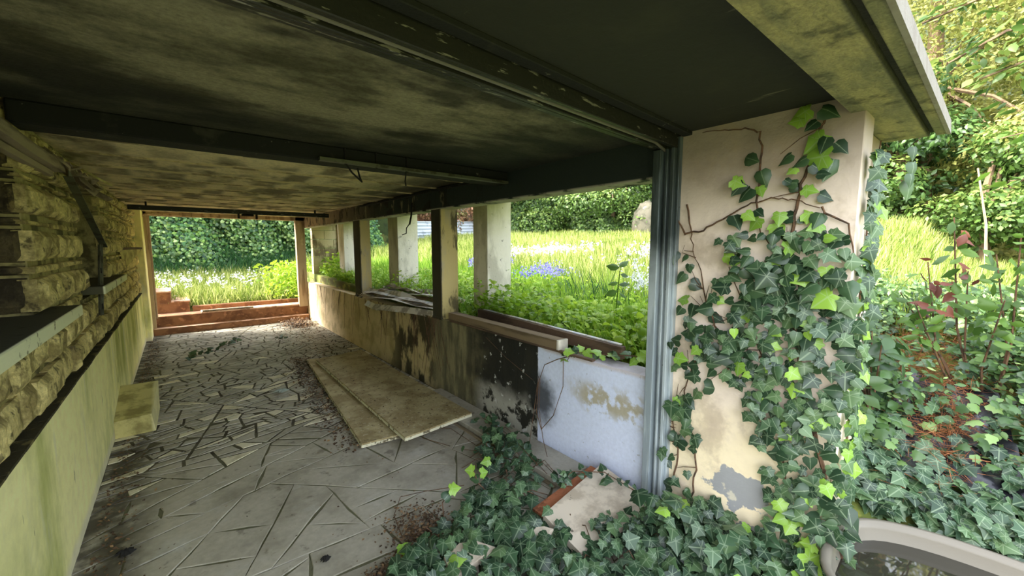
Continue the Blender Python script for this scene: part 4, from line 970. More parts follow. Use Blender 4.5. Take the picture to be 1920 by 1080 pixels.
# litter of dead leaves and needles
def litter(P, s, name, label, m='litter', T=DIAM, **kw):
    n_ = len(P); nn = rdir(n_)*.5+np.array([0, 0, 1.]); tt = rdir(n_); c = P.mean(0)
    leaf_obj(name, scatter(T, P, nn, tt, rnd(n_, s*.5, s*1.3), rnd(n_)), m, (c[0], c[1], 0), kind='stuff', label=label, cat='leaf litter', **kw)
n_ = 2600
l = rnd(n_)**.8*3.3; P = np.stack([1.04+.1*(l-0)-(.02*l)+rng.normal(-.05, .09, n_)+.0*l, 3.15+l, rnd(n_, 0, .03)], 1)
k = rng.integers(0, 3, n_) == 0; P[k] = np.stack([rnd(k.sum(), 1.2, 2.15), rnd(k.sum(), 6.1, 9.2), rnd(k.sum(), 0, .03)], 1)
litter(P, .028, 'dead_leaf_litter', 'dark crumbled litter along the outer edge of the two boards')
P = np.stack([1.85+rng.normal(0, .14, 900), 9.2+rng.normal(0, .25, 900), rnd(900, 0, .1)], 1); P[:, 0] = np.minimum(P[:, 0], 2.15); P[:, 1] = np.minimum(P[:, 1], 9.7)
litter(P, .05, 'dead_leaf_heap', 'heap of dead leaves in the corner by the terracotta steps')
P = np.stack([-.47+np.abs(rng.normal(0, .09, 1300)), rnd(1300, 2.6, 9.2), rnd(1300, 0, .02)], 1)
k = (P[:, 1] > 4.6) & (P[:, 1] < 5.4) & (P[:, 0] < -.2); P = P[~k]
litter(P, .022, 'dead_leaf_litter', 'dark litter along the foot of the plaster wall')
P = np.stack([.98+rng.normal(0, .09, 1500), 1.95+rng.normal(0, .12, 1500), rnd(1500, 0, .05)], 1); P2 = np.stack([rnd(900, .6, 1.0), rnd(900, 1.72, 1.9), rnd(900, 0, .03)], 1)
litter(np.concatenate([P, P2]), .02, 'dead_leaf_litter', 'brown crumbled litter at the front edge of the ground ivy')
P = np.stack([rnd(160, 1.36, 2.0), rnd(160, 3.1, 6), np.full(160, .091)], 1)
P2 = np.stack([rnd(420, -.4, 1.9), rnd(420, 2, 9.5), np.full(420, .004)], 1)
litter(P, .022, 'dead_leaf_flecks', 'small dead leaf flecks scattered over the upper board')
litter(P2, .014, 'dead_leaf_flecks', 'sparse crumbs of dead leaf on the open paving')
for (x, y, s, lab) in ((-.325, 2.86, .05, 'small black crumpled scrap on the near paving by the plaster wall'), (.49, 2.127, .03, 'tiny dark curled scrap on the near paving at the bottom edge'), (.80, 5.07, .09, 'grey crumpled paper scrap on the paving above the boards')):
    b = MB(); 
    for k in range(7):
        a = k*.9; b.add([(x+math.cos(a)*s*.6, y+math.sin(a)*s*.5, .004), (x+math.cos(a+.8)*s, y+math.sin(a+.8)*s*.7, .012), (x+math.cos(a+.4)*s*.4, y+math.sin(a+.5)*s*.3, .03), (x-math.cos(a)*s*.3, y, .02)], [(0, 1, 2), (1, 3, 2), (0, 2, 3), (0, 3, 1)])
    b.build('crumpled_scrap', 'cable' if s < .06 else 'pvc', label=lab, cat='scrap')

# ================================================================ planting beyond the low wall
def herbs(name, label, x0, x1, y0, y1, n_plants, hmax, T, m, s, per=9, dens=None, tint=(0, 1), cat='herbs'):
    cx = rnd(n_plants, x0, x1); cy = rnd(n_plants, y0, y1)
    h = rnd(n_plants, .4, 1)*hmax
    g = gz(cx, cy); N_ = n_plants*per
    a = np.repeat(np.arange(n_plants), per); f = rnd(N_, .25, 1)
    P = np.stack([cx[a]+rng.normal(0, .05+.12*hmax, N_), cy[a]+rng.normal(0, .05+.12*hmax, N_), g[a]+h[a]*f], 1)
    P[:, 0] = np.maximum(P[:, 0], 2.47)
    nn = np.stack([rng.normal(0, .5, N_), rng.normal(-.2, .5, N_), np.ones(N_)], 1); tt = np.stack([rng.normal(0, 1, N_), rng.normal(0, 1, N_), rng.normal(-.2, .3, N_)], 1)
    tn = tint[0]+(tint[1]-tint[0])*np.clip(.5*rnd(N_)+.5*f, 0, 1)  # tints darken towards the ground, shade put into the leaf colour
    return scatter(T, P, nn, tt, rnd(N_, s*.6, s*1.2), tn)
t = 0
parts = [herbs('', '', 2.5, 3.3, 1.25, 3.6, 260, .26, ROUND, 'herb', .075, 10), herbs('', '', 2.5, 4.2, 1.3, 6, 330, .24, ROUND, 'herb', .07, 10), herbs('', '', 2.42, 3.4, 6, 9.6, 150, .22, ROUND, 'herb', .06, 8),
         herbs('', '', 2.45, 2.9, 2.6, 3.5, 44, .52, ROUND, 'herb', .055, 16, tint=(0, .8)), herbs('', '', 2.45, 2.7, 3.1, 3.7, 14, .6, OVAL, 'herb', .05, 18, tint=(0, .6)), herbs('', '', 2.5, 3.4, 1.2, 2.0, 40, .42, ROUND, 'herb', .06, 14), herbs('', '', 2.45, 3.0, 4.1, 5.8, 80, .45, OVAL, 'herb', .06, 12)]
leaf_obj('herb_undergrowth', parts, 'herb', (3.0, 3.5, .8), kind='stuff', label='bright green herbs filling the planter just beyond the low wall', cat='herbs')
parts = [herbs('', '', 2.5, 3.1, 8.9, 9.8, 30, .55, OVAL, 'herb', .10, 14), herbs('', '', 2.4, 2.6, 6.9, 9.7, 50, .25, OVAL, 'turf', .07, 10)]
leaf_obj('planter_weeds', parts, 'herb', (2.8, 9.0, .8), kind='stuff', label='tall leafy weeds in the planter before the block end wall', cat='weeds')
# tall plant with big leaves near the track
t = thing('tall_leafy_plant', (3.2, 2.3, .75), 'single tall plant with broad dark leaves standing in the herbs beside the track upright', 'plant')
MB().tube([(3.2, 2.3, .74), (3.19, 2.28, 1.1), (3.22, 2.27, 1.45)], .008, 5, .5).build('stem', 'herb', t)
lp = np.array([(3.21, 2.27, 1.44), (3.2, 2.27, 1.45), (3.21, 2.26, 1.38), (3.2, 2.27, 1.28), (3.21, 2.28, 1.30), (3.2, 2.28, 1.22), (3.2, 2.3, 1.12), (3.2, 2.26, 1.2)])
lt = np.array([(-.6, .5, .3), (.5, -.4, .6), (.8, -.7, -.1), (.8, -.7, .1), (-.8, .7, -.2), (-.7, .8, -.4), (.7, -.5, -.3), (.2, -.9, 0)])
leaf_variants('oval', OVAL, 'shrub', [.1, .3, .5]); leaf_variants('round', ROUND, 'shrub', [.1, .4]); leaf_variants('redl', OVAL, 'red', [.1, .5, .9]); leaf_variants('herb', ROUND, 'herb', [.2, .5, .8])
leaf_objs(t, lp, np.tile((-.6, -.7, .4), (8, 1))+rng.normal(0, .3, (8, 3)), lt, np.array([.13, .12, .09, .11, .10, .12, .09, .08]), ['oval']*8)
# vine leaves spilling on the white wall top
runner('ivy_runner', [(2.38, 1.30, .93), (2.34, 1.55, .90), (2.27, 1.75, .88), (2.2, 1.95, .87), (2.18, 1.98, .8)], 22, 'bright green creeper tip lying on the top of the white wall', .065, .035, 'ivy_new')

# bank to the right of the ivy wall: ivy, leaves and brush
def bank(n_, x0, x1, y0, y1, h, s, T, tint):
    x = rnd(n_, x0, x1); y = rnd(n_, y0, y1); k = ~((x < 2.98) & (y > .4) & (y < 1.2) & (x < 2.4)); x, y = x[k], y[k]; n_ = len(x)
    P = np.stack([x, y, gz(x, y)+.02+rnd(n_)*h], 1)
    k = ~((np.abs(x-2.17) < .47) & (y < .40) & (y > -1.3)); P = P[k]; n_ = len(P)
    bare = ((P[:, 0] > 2.95) & (P[:, 0] < 3.75) & (P[:, 1] > -.18) & (P[:, 1] < .26)) | (((P[:, 0]-3.95)/.5)**2+((P[:, 1]-.30)/.2)**2 < 1); P = P[~bare | (rnd(n_) < .22)]; n_ = len(P)
    nn = np.stack([rng.normal(-.45, .45, n_), rng.normal(-.25, .45, n_), np.ones(n_)], 1); tt = rng.normal(0, 1, (n_, 3))*[1, 1, .3]+[-.5, -.3, -.3]
    return scatter(T, P, nn, tt, rnd(n_, s*.6, s*1.25), rnd(n_, *tint))
k_ = bank
parts = [bank(2600, 2.38, 3.6, -.9, 1.2, .14, .07, IVY, (0, .75)), bank(700, 2.38, 3.1, -.3, .42, .10, .07, IVY, (0, .8)), bank(1500, 3.0, 4.6, -1.3, 1.3, .16, .075, IVY, (0, .7))]
leaf_obj('bank_ivy', parts, 'ivy', (3.3, 0, .2), kind='stuff', label='dark ivy covering the bank to the right of the cream wall', cat='ivy')
parts = [bank(4200, 3.4, 5.2, -1.2, 1.6, .28, .055, OVAL, (0, 1)), bank(6000, 4.2, 6.5, -1.6, 2.0, .30, .065, OVAL, (.1, 1)), bank(300, 2.9, 3.6, -.3, .5, .22, .06, ROUND, (.2, .9)), bank(2400, 3.2, 4.8, -.3, 1.0, .34, .05, ROUND, (.0, .8)), bank(7000, 3.3, 5.5, -1.0, 1.3, .36, .042, OVAL, (.2, 1))]
leaf_obj('bank_undergrowth', parts, 'bank', (4.2, .2, .4), kind='stuff', label='glossy grey-green undergrowth on the bank below the sunny meadow', cat='undergrowth')
n_ = 2600; x = rng.normal(3.9, .35, n_); y = rng.normal(.28, .22, n_); x2 = rng.normal(3.35, .2, 1100); y2 = rng.normal(.12, .07, 1100)
x = np.concatenate([x, x2]); y = np.concatenate([y, y2]); P = np.stack([x, y, gz(x, y)+.03+rnd(len(x))*.10], 1); d = rdir(len(x)); d[:, 2] *= .2
leaf_obj('fallen_needles', scatter(BLADE, P, rdir(len(x)), d, rnd(len(x), .06, .14), rnd(len(x)), wid=np.full(len(x), .003)), 'needle', (3.7, .2, .3), kind='stuff', label='rust brown fallen needles lying on the ivy bank', cat='needles')
# black plastic sheet
def sheet():
    nx_, ny_ = 16, 12; vs = []; fs = []
    for i in range(nx_):
        for j in range(ny_):
            x = 2.95+i*.055; y = -.22+j*.045+.01*i; vs.append((x, y, float(gz(x, y))+.07+.05*mnoise.noise(Vector((x*9, y*9, 0)))+.03*mnoise.noise(Vector((x*22, y*17, 3)))))
    for i in range(nx_-1):
        for j in range(ny_-1): a = i*ny_+j; fs.append((a, a+ny_, a+ny_+1, a+1))
    return MB().add(vs, fs)
sheet().build('black_plastic_sheet', 'plastic', smooth=True, label='crumpled shiny black plastic sheet in the ivy above the tub', cat='plastic sheet')
t = thing('clear_container', (3.55, .1, .3), 'grey translucent container lying in the leaves by the black plastic sheet', 'container')
MB().hexa([(3.5, .02, .40), (3.75, -.02, .44), (3.78, .14, .46), (3.53, .16, .42)], [(3.48, .0, .50), (3.77, -.04, .54), (3.80, .16, .56), (3.51, .18, .52)]).build('container_body', 'pvc', t)

# tub with dark water
def tub():
    cx, cy, rx, ry, z0, z1 = 2.17, -.33, .44, .72, .03, .34
    t = thing('water_tub', (cx, cy, 0), 'old oval enamel tub full of dark water at the bottom right', 'tub')
    n = 48; prof = [(.80, z0), (.92, z0+.12), (.97, z1-.03), (1.0, z1), (.99, z1+.010), (.955, z1+.008), (.94, z1-.02), (.89, z1-.15), (.70, z0+.05)]
    vs = []; 
    for k, z in prof:
        for i in range(n):
            a = 2*math.pi*i/n; e = .62
            ca, sa = math.cos(a), math.sin(a); x = abs(ca)**e*(1 if ca > 0 else -1); y = abs(sa)**.8*(1 if sa > 0 else -1)
            vs.append((cx+x*rx*k, cy+y*ry*k, z))
    fs = [(j*n+i, j*n+(i+1) % n, (j+1)*n+(i+1) % n, (j+1)*n+i) for j in range(len(prof)-1) for i in range(n)]
    fs += [tuple(range(n))[::-1], tuple(range((len(prof)-1)*n, len(prof)*n))]
    MB().add(vs, fs).build('basin', 'tub', t, smooth=True)
    w = [(cx+(v[0]-cx)*1, cy+(v[1]-cy), z1-.07) for v in vs[6*n:7*n]]
    w = [(cx+(x-cx)*.98, cy+(y-cy)*.98, z) for x, y, z in w]
    MB().add(w, [tuple(range(n))]).build('water', 'water', t)
tub()

# shrub with copper leaves
t = thing('copper_leaved_shrub', (3.9, -.05, .3), 'shrub with copper and green leaves reaching up before the sunny meadow', 'shrub')
b = MB(); tips = []
base = (3.9, -.05, .35)
for (tx, ty, tz) in ((3.6, .27, 1.55), (3.6, .18, 1.82), (3.62, .10, 1.5), (3.65, .0, 1.6), (3.6, -.08, 1.7), (3.5, .3, 1.3), (3.5, -.05, 1.35), (3.6, .38, 1.35)):
    m_ = ((base[0]+tx)/2+random.uniform(-.05, .05), (base[1]+ty)/2+random.uniform(-.1, .1), (base[2]+tz)/2+.05)
    b.tube([base, m_, (tx, ty, tz)], .009, 5, .35)
    for k in range(20):
        f = .3+.7*k/20; p = (np.array(m_)*(1-f)+np.array((tx, ty, tz))*f) if f > .2 else np.array(m_)
        tips.append((*p, tz))
b.build('branch', 'twig', t)
tips = np.array(tips); n_ = len(tips); P = tips[:, :3]+rng.normal(0, .035, (n_, 3))
kk = ['redl' if (q[3] > 1.5 and q[1] > .05 and random.random() < .7) else 'oval' for q in tips]
leaf_objs(t, P, rng.normal(0, .6, (n_, 3))+[-.7, -.3, .6], rng.normal(0, 1, (n_, 3)), rnd(n_, .055, .10), kk)
# broad leaved shrub at the right edge and at the wall corner
def shrub(name, label, c, r, n_, s, m, T=OVAL, tint=(0, 1)):
    t = thing(name, (c[0], c[1], float(gz(c[0], c[1]))), label, 'shrub'); b = MB()
    for k in range(8):
        d = rdir(1)[0]; d[2] = abs(d[2]); e = np.array(c)+d*np.array(r)*.9
        b.tube([(c[0], c[1], float(gz(c[0], c[1]))), (c[0]+d[0]*r[0]*.3, c[1]+d[1]*r[1]*.3, c[2]-r[2]*.2), tuple(e)], .008, 4, .4)
    b.build('branch', 'twig', t)
    d = rdir(n_)*rnd(n_, .35, 1.0)[:, None]; P = np.array(c)+d*np.array(r)
    leaf_obj('foliage', scatter(T, P, d+rng.normal(0, .5, (n_, 3))+[-.3, -.2, .8], rng.normal(0, 1, (n_, 3))+[0, 0, -.4], rnd(n_, s*.7, s*1.25), rnd(n_, *tint)), m, WL(t), parent=t, kind='stuff')
shrub('broad_leaved_shrub', 'large-leaved grey-green shrub just outside the foot of the outer pillar', (3.25, .42, .80), (.26, .14, .42), 80, .12, 'bank', OVAL, (0, .5))
shrub('broad_leaved_shrub', 'shrub with wide yellow-green leaves at the right edge of the meadow view', (3.9, -.50, 1.30), (.3, .26, .34), 60, .12, 'herb', ROUND, (0, .7))
shrub('broad_leaved_shrub', 'low dark shrub at the right edge below the wide yellow-green leaves', (4.4, -.25, .85), (.6, .35, .3), 170, .12, 'shrub', OVAL, (0, .7))

# ================================================================ meadow
def blades(n_, rlo, rhi, az0, az1, h0, h1, w, tint, keep):
    r = rnd(n_, rlo, rhi); az = np.radians(rnd(n_, az0, az1)); x = r*np.sin(az); y = r*np.cos(az); k = keep(x, y); x, y, r = x[k], y[k], r[k]; n_ = len(x)
    P = np.stack([x, y, gz(x, y)-.02], 1); d = rng.normal(0, .28, (n_, 3)); d[:, 2] = 1
    return scatter(BLADE, P, np.stack([rng.normal(-1, .7, n_), rng.normal(-.6, .7, n_), rng.normal(.3, .2, n_)], 1), d, rnd(n_, h0, h1), np.clip(rnd(n_, *tint)+.15*np.sin(x*1.1)*np.cos(y*.9), 0, 1), wid=w*np.sqrt(np.maximum(r, 3)/6)*rnd(n_, .7, 1.3))
leaf_obj('meadow_grass', [blades(120000, 5.5, 26, 18, 101, .20, .46, .018, (0, 1), lambda x, y: (x > 4.9) & (y < 24)),
                          blades(9000, 4, 6, 20, 100, .2, .45, .012, (.0, .6), lambda x, y: (x > 4.2))], 'grass', (12, 6, 1.5), kind='stuff', label='tall sunlit yellow-green meadow grass', cat='grass')
leaf_obj('shaded_grass', [blades(42000, 2.7, 12, 14, 92, .12, .34, .010, (0, 1), lambda x, y: (x > 2.45) & (x < 5.4) & (y > 1.3))], 'turf', (3.6, 4, .9), kind='stuff', label='fresh green grass in the shade between the outer pillars', cat='grass')
n_ = 16000; x = rnd(n_, -.6, 3.2); y = rnd(n_, 10.8, 14.6)
P = np.stack([x, y, gz(x, y)-.02], 1); d = rng.normal(0, .3, (n_, 3)); d[:, 2] = 1
leaf_obj('doorway_grass', scatter(BLADE, P, rng.normal(0, 1, (n_, 3)), d, rnd(n_, .15, .42), rnd(n_), wid=rnd(n_, .014, .03)), 'grass', (1.2, 12, .5), kind='stuff', label='bright grass outside the far doorway behind the low curb', cat='grass')
n_ = 1700; x = rng.normal(2.15, .28, n_); y = rng.normal(11.3, .45, n_); P = np.stack([x, y, .45+rnd(n_)**1.3*.8], 1)
leaf_obj('doorway_bush', scatter(OVAL, P, rdir(n_)+[0, -.3, .6], rdir(n_), rnd(n_, .06, .12), rnd(n_, .4, 1)), 'herb', (2.15, 11.3, .4), kind='stuff', label='sunlit yellow-green bush at the right side of the far doorway', cat='bush')
# flowers
def flowers(name, label, cx, cy, sx, sy, n_, h, s, m, per=7):
    x = rng.normal(cx, sx, n_); y = rng.normal(cy, sy, n_); g = gz(x, y); hh = rnd(n_, h*.75, h*1.1); a = np.repeat(np.arange(n_), per); f = rnd(n_*per, .68, 1)
    P = np.stack([x[a]+rng.normal(0, .022, n_*per), y[a]+rng.normal(0, .022, n_*per), g[a]+hh[a]*f], 1)
    leaf_obj(name, scatter(DIAM, P, rdir(n_*per)+[-.4, -.4, .3], rdir(n_*per), rnd(n_*per, s*.7, s*1.3), rnd(n_*per)), m, (cx, cy, float(gz(cx, cy))), kind='stuff', label=label, cat='flowers')
flowers('bluebell_patch', 'violet-blue bluebells in the grass seen through the largest opening', 4.25, 4.35, .2, .2, 90, .36, .03, 'blue')
flowers('bluebell_patch', 'violet-blue bluebells seen between the charred pillar and the broad outer pillar', 4.6, 6.2, .2, .2, 110, .44, .035, 'blue')
flowers('lilac_flower_patch', 'pale lilac flower drift in the sunlit meadow beside the broad outer pillar', 6.9, 7.0, .8, .45, 120, .42, .055, 'pinkish')
flowers('lilac_flower_patch', 'pale lilac flower drift in the sunlit meadow above the tall leafy plant', 7.4, 4.3, .7, .3, 90, .42, .05, 'pinkish')
flowers('grey_flower_spires', 'grey-white flower spires beside the tall leafy plant', 3.9, 2.35, .16, .12, 26, .60, .028, 'white_fl', 16)
flowers('doorway_flowers', 'pale flowers in the grass outside the far doorway', .3, 12.2, .9, .5, 110, .42, .05, 'white_fl', 6)
n_ = 170; x = rng.normal(4.1, .35, n_); y = rng.normal(3.1, .35, n_)
P = np.stack([x, y, gz(x, y)], 1); d = rng.normal(0, .3, (n_, 3)); d[:, 2] = 1
leaf_obj('dark_stalks', scatter(BLADE, P, rdir(n_), d, rnd(n_, .35, .55), rnd(n_, 0, .2), wid=np.full(n_, .012)), 'tree_c', (4.1, 3.1, 1), kind='stuff', label='dark upright grass stalks beyond the herbs in the largest opening', cat='grass')

# ================================================================ trees, hedge, fence
def crown_leaves(clumps, n_, s, T=DIAM, tint=(0, 1), flat=.5):
    w = np.array([c[3]*c[4] for c in clumps]); w = w/w.sum(); a = rng.choice(len(clumps), n_, p=w)
    cc = np.array([c[:3] for c in clumps])[a]; rr = np.array([(c[3], c[3], c[4]) for c in clumps])[a]
    d = rdir(n_); P = cc+d*rr*rnd(n_, .72, 1.04)[:, None]
    tn = np.clip(tint[0]+(tint[1]-tint[0])*(.35+.3*d[:, 2]+.5*(rnd(n_)-.2)), 0, 1)
    return scatter(T, P, d+rng.normal(0, flat, (n_, 3))+[0, 0, .5], rng.normal(0, 1, (n_, 3))+[0, 0, -.5], rnd(n_, s*.6, s*1.3), tn)
def tree(label, x, y, h, r, n_, s, m, group, lean=0, T=DIAM, low=.12, name='tree', cat='tree'):
    z = float(gz(min(x, 30), max(min(y, 30), -1)))
    t = thing(name, (x, y, z), label, cat, group)
    MB().tube([(x, y, z-.3), (x+lean*.3, y, z+h*.3), (x+lean*.7, y+.1, z+h*.6), (x+lean, y, z+h*.85)], .10+h*.012, 7, .3).build('trunk', 'bark', t)
    cl = []
    for k in range(22):
        f = random.uniform(low, 1.0); rad = r*(1.0 if f < .7 else 1.3*(1.12-f)/.5)*random.uniform(.35, .95); a = random.uniform(0, 6.3)
        cl.append((x+lean*f+math.cos(a)*rad*.75, y+math.sin(a)*rad*.75, z+h*f*.95, r*random.uniform(.28, .5), r*random.uniform(.18, .34)))
    b = MB()
    for c in cl[:9]: b.tube([(x+lean*.3, y, z+h*.3), ((x+c[0])/2, (y+c[1])/2, (z+h*.3+c[2])/2+.3), c[:3]], .06, 4, .4)
    b.build('branch', 'bark', t)
    leaf_obj('crown', crown_leaves(cl, n_, s, T), m, (x, y, z), parent=t, kind='stuff')
GT = 'trees closing the meadow'
tree('tall sunlit tree with pale yellow-green sprays behind the roof corner', 17.5, 1.6, 13, 4.0, 52000, .11, 'tree_a', GT)
tree('tall sunlit tree with drooping yellow sprays at the right edge of the meadow', 16.5, -3.2, 14, 4.4, 52000, .11, 'tree_a', GT)
tree('tall tree standing farther back between the two sunlit trees', 22, -.6, 18, 5.0, 24000, .2, 'tree_a', GT)
tree('bushy bright green tree just beside the roof corner and outer pillar', 15.5, 3.4, 5.0, 2.3, 14000, .14, 'tree_b', GT)
tree('low bright green bush tree at the meadow edge under the sunlit trees', 15.0, .2, 3.2, 1.6, 9000, .12, 'tree_b', GT)
tree('dark glossy low tree with pale highlights under the sunlit trees', 15.8, 1.9, 4.6, 1.6, 7000, .15, 'bank', GT, T=OVAL)
tree('bright green bush tree at the right frame edge by the meadow', 13.5, -2.6, 3.4, 1.5, 9000, .12, 'tree_b', GT)
hz = [(18.5, 9.0, 9, 3.2, 'tree_b'), (16.5, 12.2, 8, 3.0, 'tree_b'), (14.2, 15.0, 7, 2.6, 'tree_b'), (19.5, 6.0, 10, 3.4, 'tree_b'), (11.8, 17.6, 6.5, 2.3, 'tree_r'), (8.6, 19.2, 6.5, 2.4, 'tree_r'), (5.2, 19.8, 7, 2.6, 'tree_c'), (21, 12.5, 12, 4.0, 'tree_a')]
labs = ['green tree directly behind the pale rock face', 'green tree between the pale rock face and the brown bramble tree', 'dark green tree next to the brown bramble tree', 'green tree nearest the track upright in the largest opening', 'brown bramble-covered tree right of the tin fence', 'brown bramble-covered tree above the middle of the tin fence', 'green tree behind the left end of the tin fence', 'taller yellowish tree rising behind the pale rock face']
for (x, y, h, r, m), lb in zip(hz, labs): tree(lb, x, y, h, r, 14000, .14, m, GT, low=.03)
# dense hedge bank that backs the meadow
def hedge(name, label, pts, n_, zt, s, m, tint, T=ROUND):
    pts = np.array(pts); seg = np.linalg.norm(np.diff(pts, axis=0), axis=1); cum = np.concatenate([[0], np.cumsum(seg)]); u = rnd(n_)*cum[-1]
    i = np.clip(np.searchsorted(cum, u)-1, 0, len(seg)-1); f = ((u-cum[i])/seg[i])[:, None]; q = pts[i]*(1-f)+pts[i+1]*f
    d = (pts[i+1]-pts[i])/seg[i][:, None]; nrm = np.stack([d[:, 1], -d[:, 0]], 1)
    z = rnd(n_); hh = zt*(.75+.25*np.sin(u*.9)+.15*np.sin(u*2.3)); off = -z*1.5+.5*np.sin(u*1.7+z*3)+.35*np.sin(u*3.9+z*7)+rng.normal(0, .15, n_)
    x = q[:, 0]+nrm[:, 0]*off; y = q[:, 1]+nrm[:, 1]*off
    P = np.stack([x, y, gz(np.minimum(x, 30), np.clip(y, -1, 30))-.1+z*hh], 1)
    leaf_obj(name, scatter(T, P, np.stack([nrm[:, 0], nrm[:, 1], rnd(n_, 0, 1.2)], 1)+rng.normal(0, .4, (n_, 3)), rng.normal(0, .6, (n_, 3))+[0, 0, -.7], rnd(n_, s*.6, s*1.3), rnd(n_, *tint)), m, (pts[:, 0].mean(), pts[:, 1].mean(), 2), kind='stuff', label=label, cat='hedge')
hedge('hedge_foliage', 'dark green overgrown hedge bank behind the meadow in the largest opening', [(13.0, 15.6), (14.8, 12.5), (17, 9), (18.6, 6), (19.2, 3.5)], 40000, 4.6, .13, 'tree_b', (0, .7))
hedge('hedge_foliage', 'yellowish hedge bank under the tall sunlit trees', [(18.2, 4.5), (18.4, 1), (18.2, -4), (17.5, -8)], 30000, 5.2, .13, 'tree_a', (0, .8))
hedge('bramble_thicket', 'brown bramble thicket above the tin fence', [(3.5, 19.8), (8, 20.0), (12.6, 19.2), (14.2, 16.6)], 30000, 5.2, .15, 'tree_r', (0, 1), DIAM)
# creeper covered bank beyond the far doorway
def creeper(n_, x0, x1, zt, m, s, tint, name, label, yy=14.9):
    x = rnd(n_, x0, x1); z = rnd(n_)**.9; zz = .45+z*zt
    y = yy+z*1.2-.55*np.abs(np.sin(x*1.9+z*3))-.35*np.sin(z*9+x)*.6+rng.normal(0, .12, n_)
    P = np.stack([x, y, zz], 1)
    leaf_obj(name, scatter(ROUND, P, np.stack([rng.normal(0, .5, n_), -np.ones(n_), rnd(n_, 0, 1.2)], 1), rng.normal(0, .6, (n_, 3))+[0, -.2, -.8], rnd(n_, s*.6, s*1.3), rnd(n_, *tint)), m, (.8, yy, .4), kind='stuff', label=label, cat='creeper')
creeper(42000, -3.5, 6.0, 4.6, 'tree_c', .085, (0, 1), 'creeper_bank', 'wall of green creeper beyond the far doorway')
creeper(7000, -2.5, 4.5, 3.6, 'bank', .085, (.3, 1), 'creeper_bank', 'lighter creeper shoots over the green wall beyond the far doorway', 14.65)
n_ = 16000; x = rnd(n_, -1.5, 4.5); y = rnd(n_, 13.9, 15.2); P = np.stack([x, y, .4+(y-13.4)*.55+rnd(n_, -.1, .1)], 1); d = rng.normal(0, .5, (n_, 3)); d[:, 2] = 1
leaf_obj('bank_grass', scatter(BLADE, P, rdir(n_), d, rnd(n_, .2, .5), rnd(n_, 0, .6), wid=np.full(n_, .02)), 'tree_c', (1.2, 14.5, .5), kind='stuff', label='dark feathery grass at the foot of the creeper wall', cat='grass')
MB().box(-6, 8, 16.0, 16.3, 0, 6.5).build('wall_garden', 'hill', kind='structure')

# tin fence
t = thing('tin_fence', (9, 17, 1.5), 'white corrugated tin fence at the far side of the meadow', 'fence')
FA, FB = np.array((5.6, 16.6)), np.array((12.2, 17.2))
for k in range(5):
    a = FA+(FB-FA)*k/5; c2 = FA+(FB-FA)*(k+1)/5; z0 = 1.40+.05*k+(.06 if k % 2 else 0); n = 34; vs = []
    for i in range(n+1):
        z = z0+1.25*i/n; off = .03*math.sin(i*1.55)
        vs += [(a[0]+.01, a[1]-off, z), (c2[0]-.01, c2[1]-off, z+.05)]
    MB().add(vs, [(2*i, 2*i+1, 2*i+3, 2*i+2) for i in range(n)]).build('tin_panel', 'tin', t)
for k in range(6):
    a = FA+(FB-FA)*k/5; MB().box(a[0]-.04, a[0]+.04, a[1]+.05, a[1]+.13, 1.1, 2.6).build('post', 'bark', t)
# pale rock
t = thing('pale_rock_face', (17.4, 9.2, 2), 'pale streaked rock face under the trees beyond the meadow', 'rock')
def rockf(x, y, w, h):
    bm = bmesh.new(); bmesh.ops.create_icosphere(bm, subdivisions=3, radius=1)
    for v in bm.verts:
        k = 1+.3*mnoise.noise(v.co*2.5+Vector((x, y, 0))); v.co = Vector((x+v.co.x*w*k, y+v.co.y*w*k, 2.6+v.co.z*h*k))
    bm.verts.index_update(); b = MB().add([v.co[:] for v in bm.verts], [[q.index for q in f.verts] for f in bm.faces]); bm.free(); return b
for k, (x, y, w, h) in enumerate(((16.5, 9.0, .9, 1.3), (17.0, 8.0, .8, 1.1), (15.9, 9.9, .6, 1.0))): rockf(x, y, w, h).build('boulder', 'rock', t, smooth=True)

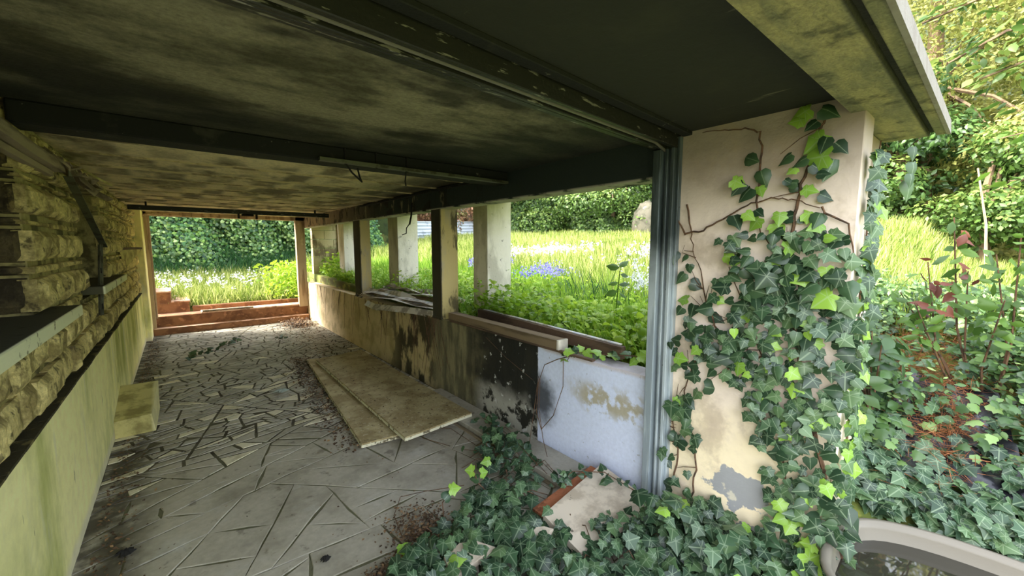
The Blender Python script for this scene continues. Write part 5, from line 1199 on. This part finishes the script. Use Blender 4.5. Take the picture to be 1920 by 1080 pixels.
# dead leaning stems below the sunlit trees
t = thing('bare_saplings', (14, -.6, 1.8), 'bare pale saplings standing at the meadow edge under the yellow sprays', 'saplings')
for (x, y, dx, h) in ((13.2, .1, .3, 2.4), (13.4, -.5, -.2, 2.2), (13.3, -.9, .5, 2.6), (13.2, -1.3, -.3, 2.0)):
    z = float(gz(x, y)); MB().tube([(x, y, z), (x, y+dx*.3, z+h*.5), (x, y+dx, z+h)], .03, 5, .5).build('stem', 'wood', t)

# overhanging branches, top right
def bough(name, label, paths, s, n_per, m, r=.03):
    t = thing(name, paths[0][0], label, 'branch'); b = MB(); P = []; T_ = []
    for p in paths:
        b.tube(p, r, 5, .3); p = [np.array(q) for q in p]
        for k in range(n_per):
            f = random.random()*(len(p)-1); i = min(int(f), len(p)-2); q = p[i]+(p[i+1]-p[i])*(f-i); o = rdir(1)[0]*random.random()*.42*np.array([1, 1, .45]); P.append(q+o); T_.append(o+(p[i+1]-p[i])*.25+[0, 0, -.15])
    b.build('branch', 'bark', t)
    P = np.array(P); n_ = len(P)
    leaf_obj('foliage', scatter(OVAL, P, rng.normal(0, .45, (n_, 3))+[-.1, 0, 1], np.array(T_), rnd(n_, s*.7, s*1.2), rnd(n_)), m, WL(t), parent=t, kind='stuff')
bough('overhanging_branch', 'long leafy boughs hanging in at the top right beside the roof edge', [
    [(5.9, -1.5, 3.9), (5.7, -.5, 3.9), (5.5, .2, 3.8), (5.5, .62, 3.72)], [(5.9, -1.5, 3.7), (5.6, -.5, 3.55), (5.5, .1, 3.45), (5.5, .42, 3.3)],
    [(5.9, -1.4, 3.5), (5.6, -.4, 3.3), (5.5, .22, 3.1)], [(5.9, -1.4, 4.2), (5.7, -.4, 4.2), (5.6, .4, 4.05)], [(5.9, -1.4, 3.3), (5.6, -.6, 3.0), (5.5, -.1, 2.75)]], .10, 190, 'tree_b')
bough('overhanging_branch', 'dark leafy twig reaching in at the right edge against the sunlit trees', [[(4.7, -1.0, 2.6), (4.6, -.4, 2.5), (4.5, .05, 2.4)], [(4.7, -1.0, 2.2), (4.6, -.4, 2.15), (4.5, -.02, 2.1)]], .10, 34, 'shrub', .012)
